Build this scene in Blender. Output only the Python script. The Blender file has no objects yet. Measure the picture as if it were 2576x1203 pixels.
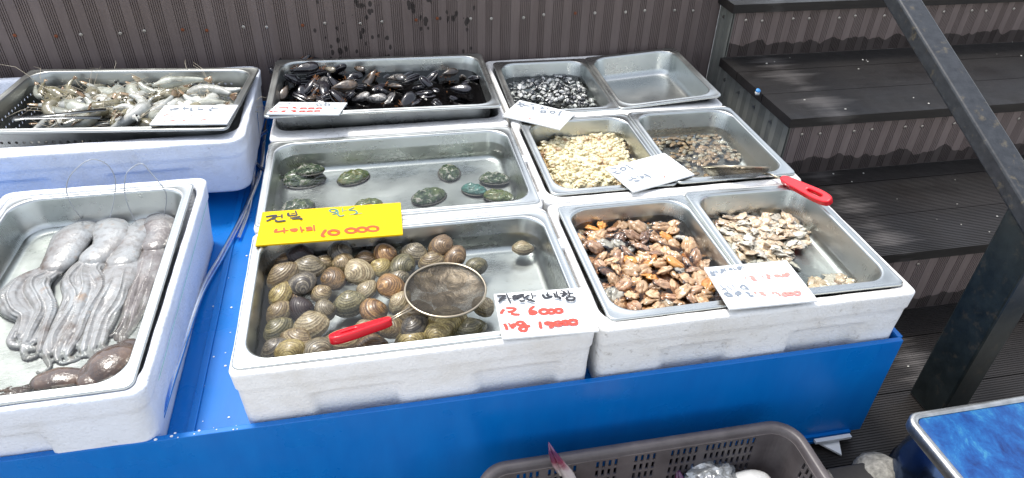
import bpy, math, random
import numpy as np
from mathutils import Vector, Matrix, Euler, noise
R_ = math.radians
rnd = random.Random(7)
SC = bpy.context.scene
COL = SC.collection

# ------------------------------------------------------------------ camera
CAM = np.array([-.0287, -.8995, .7336]); CRX, CRY, CRZ = .9423, -.0254, -.1952; F = 1748.84
cd = bpy.data.cameras.new('camera'); cam = bpy.data.objects.new('camera', cd); COL.objects.link(cam)
cam.location = CAM; cam.rotation_euler = (CRX, CRY, CRZ)
cd.sensor_width = 36; cd.lens = 36*F/2576; cd.clip_start = .02; cd.clip_end = 500
SC.camera = cam
# ------------------------------------------------------------------ sky, sun, exposure
SUN_DIR = Vector((-.42, .62, 1.75)).normalized()
w = bpy.data.worlds.new("World"); SC.world = w; w.use_nodes = True
nt = w.node_tree; sky = nt.nodes.new('ShaderNodeTexSky'); sky.sky_type = 'NISHITA'; sky.sun_disc = False
sky.sun_elevation = math.asin(SUN_DIR.z); sky.sun_rotation = math.atan2(SUN_DIR.x, SUN_DIR.y)
sky.air_density = 1; sky.dust_density = 1.8; sky.ozone_density = 0.3
bg = nt.nodes['Background']; bg.inputs['Strength'].default_value = .15
hz = nt.nodes.new('ShaderNodeHueSaturation'); hz.inputs['Saturation'].default_value = .42     # thin hazy overcast takes the blue out
nt.links.new(sky.outputs[0], hz.inputs['Color']); nt.links.new(hz.outputs[0], bg.inputs['Color'])
sl = bpy.data.lights.new('sun', 'SUN'); sl.energy = 1.5; sl.angle = R_(10); sl.color = (1, .96, .9)
so = bpy.data.objects.new('sun', sl); COL.objects.link(so)
so.rotation_euler = SUN_DIR.to_track_quat('Z', 'Y').to_euler()
SC.view_settings.view_transform = 'Standard'; SC.view_settings.look = 'None'
SC.view_settings.exposure = 1.22; SC.view_settings.gamma = 1
SC.cycles.max_bounces = 10; SC.cycles.transparent_max_bounces = 16
SC.cycles.caustics_reflective = False; SC.cycles.caustics_refractive = False
SC.cycles.sample_clamp_indirect = 6; SC.cycles.use_denoising = True

# ------------------------------------------------------------------ measuring: where the ray through a photo point meets a real plane
def _rm(rx, ry, rz):
    return np.array(Euler((rx, ry, rz)).to_matrix())
_M = _rm(CRX, CRY, CRZ)
def ray(u, v): return _M @ np.array([(u-1288)/F, -(v-601.5)/F, -1.])
def P(u, v, z):
    d = ray(u, v); t = (z-CAM[2])/d[2]; return Vector(CAM+t*d)
def Z(reg, x, y, z):            # reg = (x0, y0, scale) of a measuring sheet
    return P((reg[0]+x/reg[2])/1.5528, (reg[1]+y/reg[2])/1.5528, z)

# ------------------------------------------------------------------ mesh helpers
class MB:
    def __init__(s): s.v = []; s.f = []; s.uv = {}
    def add(s, vs, fs):
        n = len(s.v); s.v += [tuple(p) for p in vs]; s.f += [tuple(i+n for i in f) for f in fs]; return n
    def box(s, x0, x1, y0, y1, z0, z1):
        vs = [(x, y, z) for z in (z0, z1) for y in (y0, y1) for x in (x0, x1)]
        s.add(vs, [(0,2,3,1),(4,5,7,6),(0,1,5,4),(2,6,7,3),(0,4,6,2),(1,3,7,5)])
    def loft(s, loops, cap0=False, cap1=False, closed=True):
        n = len(loops[0]); b = len(s.v)
        for L in loops: s.v += [tuple(p) for p in L]
        for k in range(len(loops)-1):
            for i in range(n if closed else n-1):
                j = (i+1) % n
                s.f.append((b+k*n+i, b+k*n+j, b+(k+1)*n+j, b+(k+1)*n+i))
        if cap0: s.f.append(tuple(b+i for i in range(n))[::-1])
        if cap1: s.f.append(tuple(b+(len(loops)-1)*n+i for i in range(n)))
    def tube(s, pts, rad, n=10, flat=1., cap=True, up=None):
        pts = [Vector(p) for p in pts]; loops = []
        if not hasattr(rad, '__len__'): rad = [rad]*len(pts)
        a = None
        for i, p in enumerate(pts):
            t = (pts[min(i+1, len(pts)-1)]-pts[max(i-1, 0)]).normalized()
            if a is None:
                a = Vector(up) if up else (Vector((0,0,1)) if abs(t.z) < .9 else Vector((1,0,0)))
            a = (a-t*a.dot(t)).normalized(); b = t.cross(a)
            r = rad[i]
            loops.append([p+a*(r*flat*math.sin(2*math.pi*k/n))+b*(r*math.cos(2*math.pi*k/n)) for k in range(n)])
        s.loft(loops, cap, cap)
    def ball(s, c, r, nu=16, nv=10, fn=None):
        vs = []; fs = []; c = Vector(c)
        if not hasattr(r, '__len__'): r = (r, r, r)
        for j in range(nv+1):
            th = math.pi*j/nv
            for i in range(nu):
                ph = 2*math.pi*i/nu
                d = Vector((math.sin(th)*math.cos(ph), math.sin(th)*math.sin(ph), math.cos(th)))
                k = fn(d) if fn else 1
                vs.append(c+Vector((d.x*r[0]*k, d.y*r[1]*k, d.z*r[2]*k)))
        for j in range(nv):
            for i in range(nu):
                i2 = (i+1) % nu
                if j == 0: fs.append((i, (j+1)*nu+i, (j+1)*nu+i2))
                elif j == nv-1: fs.append((j*nu+i, (j+1)*nu+i, j*nu+i2))
                else: fs.append((j*nu+i, (j+1)*nu+i, (j+1)*nu+i2, j*nu+i2))
        s.add(vs, fs)
    def build(s, name, mat, parent=None, smooth=True, bevel=0, mod=None):
        me = bpy.data.meshes.new(name); me.from_pydata(s.v, [], s.f); me.update()
        if smooth: me.shade_smooth()
        me.materials.append(mat)
        o = bpy.data.objects.new(name, me); COL.objects.link(o)
        if bevel:
            m = o.modifiers.new('bevel', 'BEVEL'); m.width = bevel; m.segments = 2; m.limit_method = 'ANGLE'
            m.harden_normals = False
        if parent: o.parent = parent
        return o
def flat_angle(o, ang=40):
    me = o.data; me.set_sharp_from_angle(angle=R_(ang)); return o
def tag(o, label, cat=None, group=None, kind=None):
    if label: o['label'] = label
    if cat: o['category'] = cat
    if group: o['group'] = group
    if kind: o['kind'] = kind
    return o
def empty(name, loc, rz=0, rot=None):
    o = bpy.data.objects.new(name, None); COL.objects.link(o); o.location = loc
    o.rotation_euler = rot if rot else (0, 0, rz); o.empty_display_size = .01
    return o
def dup(root, loc=None, rot=None, scale=None):
    r = root.copy(); COL.objects.link(r)
    if loc is not None: r.location = loc
    if rot is not None: r.rotation_euler = rot
    if scale is not None: r.scale = scale if hasattr(scale, '__len__') else (scale,)*3
    for ch in list(root.children):
        c = ch.copy(); COL.objects.link(c); c.parent = r
        for g in list(ch.children):
            d = g.copy(); COL.objects.link(d); d.parent = c
    return r
def rr(w, d, r, z, n=6, cx=0, cy=0):
    pts = []
    r = min(r, w/2-1e-4, d/2-1e-4)
    for (sx, sy, a0) in ((1,1,0),(-1,1,90),(-1,-1,180),(1,-1,270)):
        for k in range(n+1):
            a = R_(a0+90*k/n)
            pts.append((cx+sx*(w/2-r)+r*math.cos(a), cy+sy*(d/2-r)+r*math.sin(a), z))
    return pts
def set_mat(o, m):
    o.material_slots[0].link = 'OBJECT'; o.material_slots[0].material = m

# ------------------------------------------------------------------ materials
class NT:
    def __init__(s, name):
        s.m = bpy.data.materials.new(name); s.m.use_nodes = True; s.t = s.m.node_tree
        s.b = s.t.nodes['Principled BSDF']; s.out = s.t.nodes['Material Output']
    def n(s, typ, **kw):
        x = s.t.nodes.new(typ)
        for k, v in kw.items(): setattr(x, k, v)
        return x
    def l(s, a, b): s.t.links.new(a, b)
    def co(s, obj=True, scale=(1,1,1)):
        tc = s.n('ShaderNodeTexCoord'); mp = s.n('ShaderNodeMapping'); mp.inputs['Scale'].default_value = scale
        s.l(tc.outputs['Object' if obj else 'Generated'], mp.inputs[0]); return mp.outputs[0]
    def rco(s, scale=(1,1,1)):   # object coordinates shifted by each object's own random number
        tc = s.n('ShaderNodeTexCoord'); oi = s.n('ShaderNodeObjectInfo'); ad = s.n('ShaderNodeVectorMath', operation='MULTIPLY_ADD')
        cb = s.n('ShaderNodeCombineXYZ'); s.l(oi.outputs['Random'], cb.inputs[0]); s.l(oi.outputs['Random'], cb.inputs[1])
        s.l(cb.outputs[0], ad.inputs[0]); ad.inputs[1].default_value = (7.3, 3.1, 0); s.l(tc.outputs['Object'], ad.inputs[2])
        mp = s.n('ShaderNodeMapping'); mp.inputs['Scale'].default_value = scale; s.l(ad.outputs[0], mp.inputs[0]); return mp.outputs[0]
    def noise(s, vec, scale, detail=4, rough=.55, dist=0):
        x = s.n('ShaderNodeTexNoise'); x.inputs['Scale'].default_value = scale; x.inputs['Detail'].default_value = detail
        x.inputs['Roughness'].default_value = rough; x.inputs['Distortion'].default_value = dist
        if vec: s.l(vec, x.inputs['Vector'])
        return x.outputs[0]
    def vor(s, vec, scale, feat='F1', out=0):
        x = s.n('ShaderNodeTexVoronoi', feature=feat); x.inputs['Scale'].default_value = scale
        if vec: s.l(vec, x.inputs['Vector'])
        return x.outputs[out]
    def ramp(s, fac, stops, interp='LINEAR'):
        x = s.n('ShaderNodeValToRGB'); x.color_ramp.interpolation = interp
        e = x.color_ramp.elements
        while len(e) < len(stops): e.new(.5)
        for k, (p, c) in enumerate(stops):
            e[k].position = p; e[k].color = (c, c, c, 1) if not hasattr(c, '__len__') else (*c, 1)
        s.l(fac, x.inputs[0]); return x.outputs[0]
    def mix(s, fac, a, b, mode='MIX'):
        x = s.n('ShaderNodeMix', data_type='RGBA', blend_type=mode)
        for inp, v in ((x.inputs[0], fac), (x.inputs[6], a), (x.inputs[7], b)):
            if hasattr(v, 'links') or hasattr(v, 'is_linked'): s.l(v, inp)
            elif hasattr(v, '__len__'): inp.default_value = (*v, 1)
            else: inp.default_value = v
        return x.outputs[2]
    def math(s, op, a, b=None, c=None):
        x = s.n('ShaderNodeMath', operation=op)
        for i, v in enumerate((a, b, c)):
            if v is None: continue
            if hasattr(v, 'is_linked'): s.l(v, x.inputs[i])
            else: x.inputs[i].default_value = v
        return x.outputs[0]
    def bump(s, h, strength=.5, dist=.001, prev=None):
        x = s.n('ShaderNodeBump'); x.inputs['Strength'].default_value = strength; x.inputs['Distance'].default_value = dist
        s.l(h, x.inputs['Height'])
        if prev: s.l(prev, x.inputs['Normal'])
        s.l(x.outputs[0], s.b.inputs['Normal']); return x.outputs[0]
    def set(s, **kw):
        for k, v in kw.items():
            i = s.b.inputs[k.replace('_', ' ')]
            if hasattr(v, 'is_linked'): s.l(v, i)
            elif hasattr(v, '__len__') and len(v) == 3 and i.type == 'RGBA': i.default_value = (*v, 1)
            else: i.default_value = v
        return s.m

def m_steel(name='steel', base=.60, rough=.3, holes=None):
    a = NT(name); v = a.co()
    sc = a.noise(a.co(scale=(1, 14, 1)), 60, 3)
    sm = a.noise(v, 9, 4)
    col = a.mix(sm, (base*.84, base*.88, base*.86), (base*1.06, base*1.1, base*1.07))
    spots = a.ramp(a.noise(v, 160, 2), [(.68, 0), (.74, 1)])
    col = a.mix(a.math('MULTIPLY', spots, .35), col, (.30, .27, .23))
    rg = a.ramp(a.math('ADD', a.math('MULTIPLY', sc, .35), a.math('MULTIPLY', sm, .65)), [(.3, rough-.07), (.7, rough+.13)])
    a.bump(a.math('ADD', a.math('MULTIPLY', sc, .3), sm), .12, .002)
    a.set(Base_Color=col, Metallic=1., Roughness=rg)
    if holes:
        sep = a.n('ShaderNodeSeparateXYZ'); a.l(v, sep.inputs[0])
        geo = a.n('ShaderNodeNewGeometry')
        m = None
        for ax, nax in ((0, 1), (1, 0)):
            u = a.math('SUBTRACT', a.math('FRACT', a.math('DIVIDE', sep.outputs[ax], holes[0])), .5)
            u = a.math('MULTIPLY', u, holes[0])
            for z0 in holes[1]:
                dz = a.math('SUBTRACT', sep.outputs[2], z0)
                d = a.math('SQRT', a.math('ADD', a.math('MULTIPLY', u, u), a.math('MULTIPLY', dz, dz)))
                k = a.math('LESS_THAN', d, holes[2])
                lim = a.math('LESS_THAN', a.math('ABSOLUTE', sep.outputs[ax]), .205 if ax == 0 else .105)
                far = a.math('GREATER_THAN', a.math('ABSOLUTE', sep.outputs[nax]), .125 if ax == 0 else .235)
                k = a.math('MULTIPLY', a.math('MULTIPLY', k, lim), far)
                m = k if m is None else a.math('MAXIMUM', m, k)
        tr = a.n('ShaderNodeBsdfTransparent'); mx = a.n('ShaderNodeMixShader')
        a.l(m, mx.inputs[0]); a.l(a.b.outputs[0], mx.inputs[1]); a.l(tr.outputs[0], mx.inputs[2]); a.l(mx.outputs[0], a.out.inputs[0])
    return a.m

def m_foam(name='foam', tint=(.80, .80, .80), dirt=.35):
    a = NT(name); v = a.rco()
    bead = a.vor(v, 210); bead2 = a.noise(v, 420, 2)
    big = a.noise(v, 14, 5, .6)
    pit = a.ramp(a.noise(v, 95, 3, .6), [(.60, 0), (.70, 1)])
    col = a.mix(a.ramp(big, [(.45, 0), (.78, 1)]), tint, (tint[0]*.86, tint[1]*.83, tint[2]*.78))
    sp = a.math('MULTIPLY', a.ramp(a.noise(v, 55, 6, .7), [(.66-.10*dirt, 0), (.80-.06*dirt, 1)]), dirt)
    col = a.mix(sp, col, (.22, .19, .15))
    stn = a.ramp(a.noise(v, 8, 7, .72), [(.56, 0), (.70, 1)]); col = a.mix(a.math('MULTIPLY', stn, .30*dirt), col, (.42, .34, .24))
    h = a.math('ADD', a.math('MULTIPLY', bead, -1.0), a.math('MULTIPLY', pit, -.6))
    a.bump(a.math('ADD', h, a.math('MULTIPLY', bead2, .3)), .42, .0018)
    return a.set(Base_Color=col, Roughness=.62, Specular_IOR_Level=.35)

def m_plain(name, col, rough=.5, metal=0, nscale=0, var=.15, bump=0, **kw):
    a = NT(name); c = col
    if nscale:
        nz = a.noise(a.rco(), nscale, 5, .6)
        c = a.mix(a.ramp(nz, [(.3, 0), (.7, 1)]), tuple(x*(1-var) for x in col), tuple(min(1, x*(1+var)) for x in col))
        if bump: a.bump(nz, bump, .002)
    return a.set(Base_Color=c, Roughness=rough, Metallic=metal, **kw)

def m_deck(name, dark=(.040, .034, .032), light=(.075, .066, .062), wetz=None, splash=False, pale_patch=None, stretch=(1,1,1)):
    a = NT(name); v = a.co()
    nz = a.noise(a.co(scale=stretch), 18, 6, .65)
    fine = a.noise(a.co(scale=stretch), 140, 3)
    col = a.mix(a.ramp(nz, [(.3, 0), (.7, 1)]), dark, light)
    col = a.mix(a.math('MULTIPLY', fine, .5), col, tuple(x*1.4 for x in light))
    wet = a.ramp(a.noise(v, 6, 4, .6), [(.42, 0), (.6, 1)])
    sep = a.n('ShaderNodeSeparateXYZ'); a.l(v, sep.inputs[0])
    if wetz is not None:      # damp foot of a riser, with a ragged edge
        e = a.math('ADD', sep.outputs[2], a.math('MULTIPLY', a.math('SUBTRACT', a.noise(a.co(scale=(1,1,.3)), 16, 2), .5), .07))
        dm = a.math('LESS_THAN', e, wetz); 
        col = a.mix(a.math('MULTIPLY', dm, .7), col, (.010, .009, .009))
    if splash:                # splashed drops on the fence
        e = a.math('MULTIPLY', a.math('LESS_THAN', a.math('ABSOLUTE', a.math('SUBTRACT', sep.outputs[0], .02)), .23), a.math('LESS_THAN', a.vor(a.co(scale=(1,1,.6)), 62), a.math('MULTIPLY', a.ramp(a.noise(v, 11, 3), [(.42, 0), (.62, 1)]), .42)))
        col = a.mix(a.math('MULTIPLY', e, .75), col, (.010, .009, .009))
    if pale_patch:                   # paler streaks, thinning out to both sides
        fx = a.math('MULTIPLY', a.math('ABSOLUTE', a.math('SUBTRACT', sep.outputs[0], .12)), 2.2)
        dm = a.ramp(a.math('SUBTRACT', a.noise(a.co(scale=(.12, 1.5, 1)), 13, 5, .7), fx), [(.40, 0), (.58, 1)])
        col = a.mix(dm, col, pale_patch)
    speck = a.ramp(a.noise(v, 260, 2), [(.74, 0), (.80, 1)])
    col = a.mix(a.math('MULTIPLY', speck, .35), col, (.35, .34, .32))
    a.bump(fine, .3, .0015)
    rg = a.ramp(wet, [(0, .55), (1, .32)])
    return a.set(Base_Color=col, Roughness=rg, Specular_IOR_Level=.28)

def m_water(name, tint=(.93, .95, .94), ior=1.33, sc=22, st=.25):
    a = NT(name); v = a.co()
    a.t.nodes.remove(a.b)
    h = a.math('ADD', a.noise(v, sc, 3), a.math('MULTIPLY', a.noise(v, sc*4, 2), .25))
    bp = a.n('ShaderNodeBump'); bp.inputs['Strength'].default_value = st; bp.inputs['Distance'].default_value = .004; a.l(h, bp.inputs['Height'])
    fr = a.n('ShaderNodeFresnel'); fr.inputs[0].default_value = ior; a.l(bp.outputs[0], fr.inputs[1])
    gl = a.n('ShaderNodeBsdfGlossy'); gl.inputs['Roughness'].default_value = .03; a.l(bp.outputs[0], gl.inputs['Normal'])
    tr = a.n('ShaderNodeBsdfTransparent'); tr.inputs[0].default_value = (*tint, 1)
    mx = a.n('ShaderNodeMixShader'); a.l(fr.outputs[0], mx.inputs[0]); a.l(tr.outputs[0], mx.inputs[1]); a.l(gl.outputs[0], mx.inputs[2])
    a.l(mx.outputs[0], a.out.inputs[0]); return a.m

def m_flesh(name, cols, scale=60, rough=.22, edge=None, bump=.4, coat=.6):
    a = NT(name); v = a.rco()
    scale /= 14; nz = a.noise(v, scale, 4, .6, .6); n2 = a.noise(v, scale*3.3, 3)
    k = len(cols)
    col = a.ramp(nz, [(.28+.44*i/(k-1), c) for i, c in enumerate(cols)])
    oi = a.n('ShaderNodeObjectInfo')
    hsv = a.n('ShaderNodeHueSaturation'); a.l(a.math('ADD', a.math('MULTIPLY', oi.outputs['Random'], .5), .75), hsv.inputs['Value']); a.l(col, hsv.inputs['Color']); col = hsv.outputs[0]
    if edge:
        g = a.co(False); d = a.n('ShaderNodeVectorMath', operation='DISTANCE'); a.l(g, d.inputs[0]); d.inputs[1].default_value = (.5, .5, .6)
        e = a.ramp(a.math('ADD', d.outputs['Value'], a.math('MULTIPLY', n2, .22)), [(edge[0], 0), (edge[0]+.07, 1)])
        col = a.mix(e, col, edge[1])
    a.bump(a.math('ADD', nz, a.math('MULTIPLY', n2, .4)), bump, .002)
    return a.set(Base_Color=col, Roughness=rough, Coat_Weight=coat, Coat_Roughness=.06, Subsurface_Weight=0.)

def m_shell(name, c1, c2, c3, rings=66, rough=.38, radial=0.):
    """growth rings follow the distance from the beak, written as the UV map's U"""
    a = NT(name)
    uv = a.n('ShaderNodeUVMap'); sep = a.n('ShaderNodeSeparateXYZ'); a.l(uv.outputs[0], sep.inputs[0])
    v = a.rco(); nz = a.noise(v, 3.2, 4, .6)
    t = a.math('ADD', sep.outputs[0], a.math('MULTIPLY', nz, .05))
    oi = a.n('ShaderNodeObjectInfo')
    t2 = a.math('ADD', a.math('MULTIPLY', t, .55), a.math('MULTIPLY', oi.outputs['Random'], 9.))
    band = a.noise(None, 11, 3, .7); bn = band.node; bn.noise_dimensions = '1D'; a.l(t2, bn.inputs['W'])
    fine = a.math('SINE', a.math('MULTIPLY', t, rings))
    col = a.mix(a.ramp(band, [(.38, 0), (.60, 1)]), c1, c2)
    brk = a.ramp(a.noise(v, 6, 3), [(.40, .05), (.62, 1)]); col = a.mix(a.math('MULTIPLY', a.math('MULTIPLY', a.ramp(fine, [(.0, 0), (.8, 1)]), brk), .85), col, c3)
    sp = a.ramp(a.noise(v, 20, 3, .7), [(.46, 0), (.58, 1)])
    col = a.mix(a.math('MULTIPLY', sp, .55), col, c3)
    hsv = a.n('ShaderNodeHueSaturation'); a.l(a.math('ADD', a.math('MULTIPLY', oi.outputs['Random'], .45), .8), hsv.inputs['Value']); a.l(col, hsv.inputs['Color']); col = hsv.outputs[0]
    if radial:
        ang = a.math('ABSOLUTE', a.math('SINE', a.math('MULTIPLY', sep.outputs[1], 41)))
        col = a.mix(a.math('MULTIPLY', a.ramp(a.math('ADD', ang, a.math('MULTIPLY', nz, .4)), [(1.06, 0), (1.14, 1)]), radial), col, (.75, .73, .66))
    a.bump(a.math('ADD', fine, a.math('MULTIPLY', band, 2)), .22, .0008)
    return a.set(Base_Color=col, Roughness=rough, Coat_Weight=.2, Coat_Roughness=.12)

STEEL = m_steel('steel', .56, .28)
STEELP = m_steel('steel_perforated', .42, .32, (.0145, (-.034, -.052, -.070), .0030))
FOAM = m_foam(); FOAMD = m_foam('foam_dirty', (.78, .78, .77), .8); FOAMB = m_foam('foam_bluish', (.68, .72, .80), .5)
WATER = m_water('clear_water'); WATERD = m_water('dark_water', (.10, .10, .105)); WATERB = m_water('brown_water', (.80, .72, .64))
WET_WHITE = m_plain('white_board', (.80, .82, .82), .25, nscale=30, var=.02, bump=.05)
YEL = m_plain('yellow_board', (.78, .52, .001), .45, nscale=30, var=.02, Specular_IOR_Level=.15)
BLUE = (lambda a: (a.set(Base_Color=a.mix(a.math('MULTIPLY', a.ramp(a.noise(a.co(scale=(1,.15,.3)), 26, 5, .65), [(.35, 0), (.75, 1)]), .45), (.000, .130, .46), (.001, .19, .58)), Specular_IOR_Level=.35, Roughness=a.ramp(a.noise(a.co(), 7, 5), [(.35, .22), (.65, .42)]))))(NT('blue_plastic'))
RED = m_plain('red_plastic', (.72, .008, .02), .22, nscale=8, var=.08)
WIRE = m_plain('wire_metal', (.42, .36, .27), .28, 1)
HOSE = m_water('clear_hose', (.60, .76, .95), 1.25, 40, .02)
LINE = m_plain('fishing_line', (.42, .45, .48), .3)
GREENP = m_plain('green_paint', (.05, .50, .30), .6)
BLACKM = m_plain('black_marker', (.012, .014, .02), .45); GREYM = m_plain('faded_marker', (.19, .22, .26), .5); TEALM = m_plain('teal_marker', (.06, .20, .18), .5)
REDM = m_plain('red_marker', (.72, .05, .03), .6); PINKM = m_plain('faded_red_marker', (.80, .24, .21), .6); ORM = m_plain('orange_marker', (.78, .07, .0), .6); BLUEM = m_plain('faded_blue_marker', (.10, .36, .48), .5)

# ================================================================== SETTING
g = MB(); g.box(-3.2, 4.5, -2.2, 3.2, -.60, -.53)
GROUND = m_deck('wet_ground', (.014, .013, .012), (.030, .028, .027))
tag(g.build('ground', GROUND, smooth=False), None, kind='structure')

g = MB(); g.box(-6, 7, -9, -.62, -.56, -.522)
tag(g.build('bounce_pavement', m_plain('pale_concrete', (.56, .53, .48), .8, nscale=3, var=.15, bump=.3), smooth=False), None, kind='structure')  # unseen pale slab, added to bounce light up onto the front faces
WALLM = m_deck('fence_boards', (.105, .080, .072), (.165, .132, .122), splash=True, stretch=(1,1,.12))
RISERM = [m_deck('riser_boards', (.115, .088, .080), (.19, .152, .140), wetz=z0, stretch=(1,1,.12)) for z0 in (.398, .232, .042)]
CHEEKM = m_deck('lit_side_boards', (.12, .122, .105), (.21, .213, .19), stretch=(1,1,.12))  # light on the left-facing sides is put in as a paler, greener tone
TREADM = m_deck('tread_boards', (.008, .0075, .007), (.020, .0175, .0165), pale_patch=(.085, .078, .074), stretch=(.1,1,1))
SCREWM = m_plain('screw_metal', (.42, .40, .38), .35, 1); RUSTM = m_plain('rusty_screw', (.22, .07, .03), .6, .5)

def profile(total, board=.145, kind='wall'):
    """points (s, depth) across grooved composite boards"""
    pts = [(0, 0)]; s0 = 0
    while s0 < total-1e-6:
        if kind == 'wall': seq = [('g', 3), ('f', .020), ('g', 6), ('f', .022), ('g', 6), ('f', .020), ('g', 1)]
        else: seq = [('g', 24)]
        s = s0
        def grooves(n, s):
            for _ in range(n):
                p = .0052 if kind == 'wall' else .0058; gw = .0021; dp = .0026 if kind == 'wall' else .0011
                pts.extend([(s+p-gw, 0), (s+p-gw+.0003, -dp), (s+p-.0003, -dp), (s+p, 0)]); s += p
            return s
        for k, q in seq:
            if k == 'g': s = grooves(q, s)
            else: s += q
        e = s0+board
        pts.extend([(e-.003, 0), (e-.0028, -.007), (e-.0002, -.007), (e, 0)]); s0 = e
    out = []
    for s, d in pts:
        if s > total: out.append((total, 0)); break
        if not out or s > out[-1][0]-1e-9: out.append((s, d))
    return out
def groove_panel(mb, o, sd, td, nd, S, T, kind='wall', board=.145):
    o, sd, td, nd = map(Vector, (o, sd, td, nd)); pr = profile(S, board, kind)
    a = [o+sd*s+nd*d for s, d in pr]; b = [p+td*T for p in a]
    mb.loft([a, b], closed=False)

root = empty('board_fence', (0, .936, -.36)); tag(root, 'dark brown grooved board fence behind all the seafood trays', 'fence')
mb = MB(); groove_panel(mb, (-1.75, 0, 0), (1,0,0), (0,0,1), (0,-1,0), 2.705, .66)
mb.box(-1.75, .955, .008, .03, 0, .66)
wc = mb.build('cladding', WALLM, root, smooth=False)
def screw(parent, p, nrm, r=.0042, mat=None):
    m = MB(); m.tube([Vector((0,0,0)), Vector(nrm)*.0012, Vector(nrm)*.0016], [r, r, r*.7], 12)
    for q in range(2):
        pass
    o = m.build('screw', mat or SCREWM, parent); o.location = p
    flat_angle(o, 30); return o
for k, x in enumerate(np.arange(-1.62, .93, .145)):
    for dx in (-.028, .028):
        screw(root, (x+dx, -.001, .475+rnd.uniform(-.004, .004)), (0,-1,0), mat=RUSTM if rnd.random() < .35 else None)

st = empty('deck_stairs', (.957, .477, -.36)); tag(st, 'dark composite board stairs climbing to the right behind the trays', 'stairs')
X0 = .957; X1 = 3.4
def world_part(mb, name, mat, parent, smooth=False, **kw):
    off = Vector(parent.location); mb.v = [tuple(Vector(p)-off) for p in mb.v]
    return mb.build(name, mat, parent, smooth=smooth, **kw)
levels = [(.155, .857, 1.32), (0., .477, .860), (-.168, .139, .480), (-.36, -.219, .142)]   # tread z, front y, back y
for i, (z, yf, yb) in enumerate(levels):
    xl = X0 if i < 3 else -2.2
    mb = MB(); y = yf-.016
    while y < yb-.01:                       # boards of one tread, each with fine ridges
        wd = min(.145, yb-y)
        groove_panel(mb, (xl-.012, y+wd-.003, z), (0,-1,0), (1,0,0), (0,0,1), wd-.003, X1-xl, 'tread', 1)
        mb.box(xl-.012, X1, y, y+wd-.003, z-.024, z-.0018)
        mb.add([(xl-.012, y, z-.0018), (X1, y, z-.0018), (X1, y, z), (xl-.012, y, z)], [(0,1,2,3)])
        mb.add([(xl-.012, y, z-.0018), (xl-.012, y+wd-.003, z-.0018), (xl-.012, y+wd-.003, z), (xl-.012, y, z)], [(0,3,2,1)])
        y += wd
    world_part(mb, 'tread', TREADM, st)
    if i < 3:
        zb = levels[i+1][0]
        mb = MB(); groove_panel(mb, (X0, yf, zb), (1,0,0), (0,0,1), (0,-1,0), X1-X0, z-.024-zb, 'wall')
        ro = world_part(mb, 'riser', RISERM[i], st)
        for x in np.arange(X0+.04, 2.6, .145):
            for dx in (0, .05):
                if rnd.random() < .85: screw(st, (x+dx-X0, yf-.001-.477, z-.052+.36+rnd.uniform(-.003, .003)), (0,-1,0))
    else:
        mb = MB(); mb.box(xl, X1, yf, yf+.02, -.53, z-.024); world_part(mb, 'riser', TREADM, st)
for (y0, y1, z) in ((.857, .936, .131), (.477, .857, -.024), (.139, .477, -.192)):     # side cheeks facing left
    mb = MB(); groove_panel(mb, (X0, y1, -.36), (0,-1,0), (0,0,1), (-1,0,0), y1-y0-.012, z+.36, 'wall')
    mb.box(X0-.001, X0+.006, y0, y0+.012, -.36, z)
    world_part(mb, 'side_panel', CHEEKM, st)
    for y in np.arange(y1-.03, y0, -.09): screw(st, (-.002, y-.477, z-.03+.36), (-1,0,0))
mb = MB(); groove_panel(mb, (X0+.02, .857, .18), (1,0,0), (0,0,1), (0,-1,0), X1-X0, .02, 'wall')

# scraps washed onto the steps
mb = MB()
for _ in range(60):
    i = rnd.choice((1, 1, 2, 2, 3)); z, yf, yb = levels[i]; x = rnd.uniform(1.0 if i < 3 else .85, 2.3); y = rnd.uniform(yf, yb)
    s = rnd.uniform(.0009, .0030)
    mb.ball((x, y, z+s*.3), (s*rnd.uniform(.6, 1.6), s, s*.5), 6, 4, lambda d: 1+.5*noise.noise(d*2+Vector((x*50, y*50, 0))))
tag(mb.build('shell_crumbs', m_plain('crumbs', (.55, .53, .48), .6, nscale=300, var=.4)), 'scattered pale crumbs of shell and foam on the wet steps', 'litter', kind='stuff')
bc = empty('bottle_cap', P(1906, 230, .010)); bc.scale = (.72, .72, .72); tag(bc, 'small blue capped clear bottle neck lying on the second step', 'bottle cap')
mb = MB(); mb.tube([(0,0,0), (0,0,.006)], .0085, 14); mb.build('cap', m_plain('cap_blue', (.05, .25, .6), .4), bc).rotation_euler = (.5, .2, 0)
mb = MB(); mb.tube([(0,-.002,-.012), (0,0,-.002)], [.008, .009], 14); mb.build('neck', m_plain('neck_clear', (.5, .5, .48), .2), bc)

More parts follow.
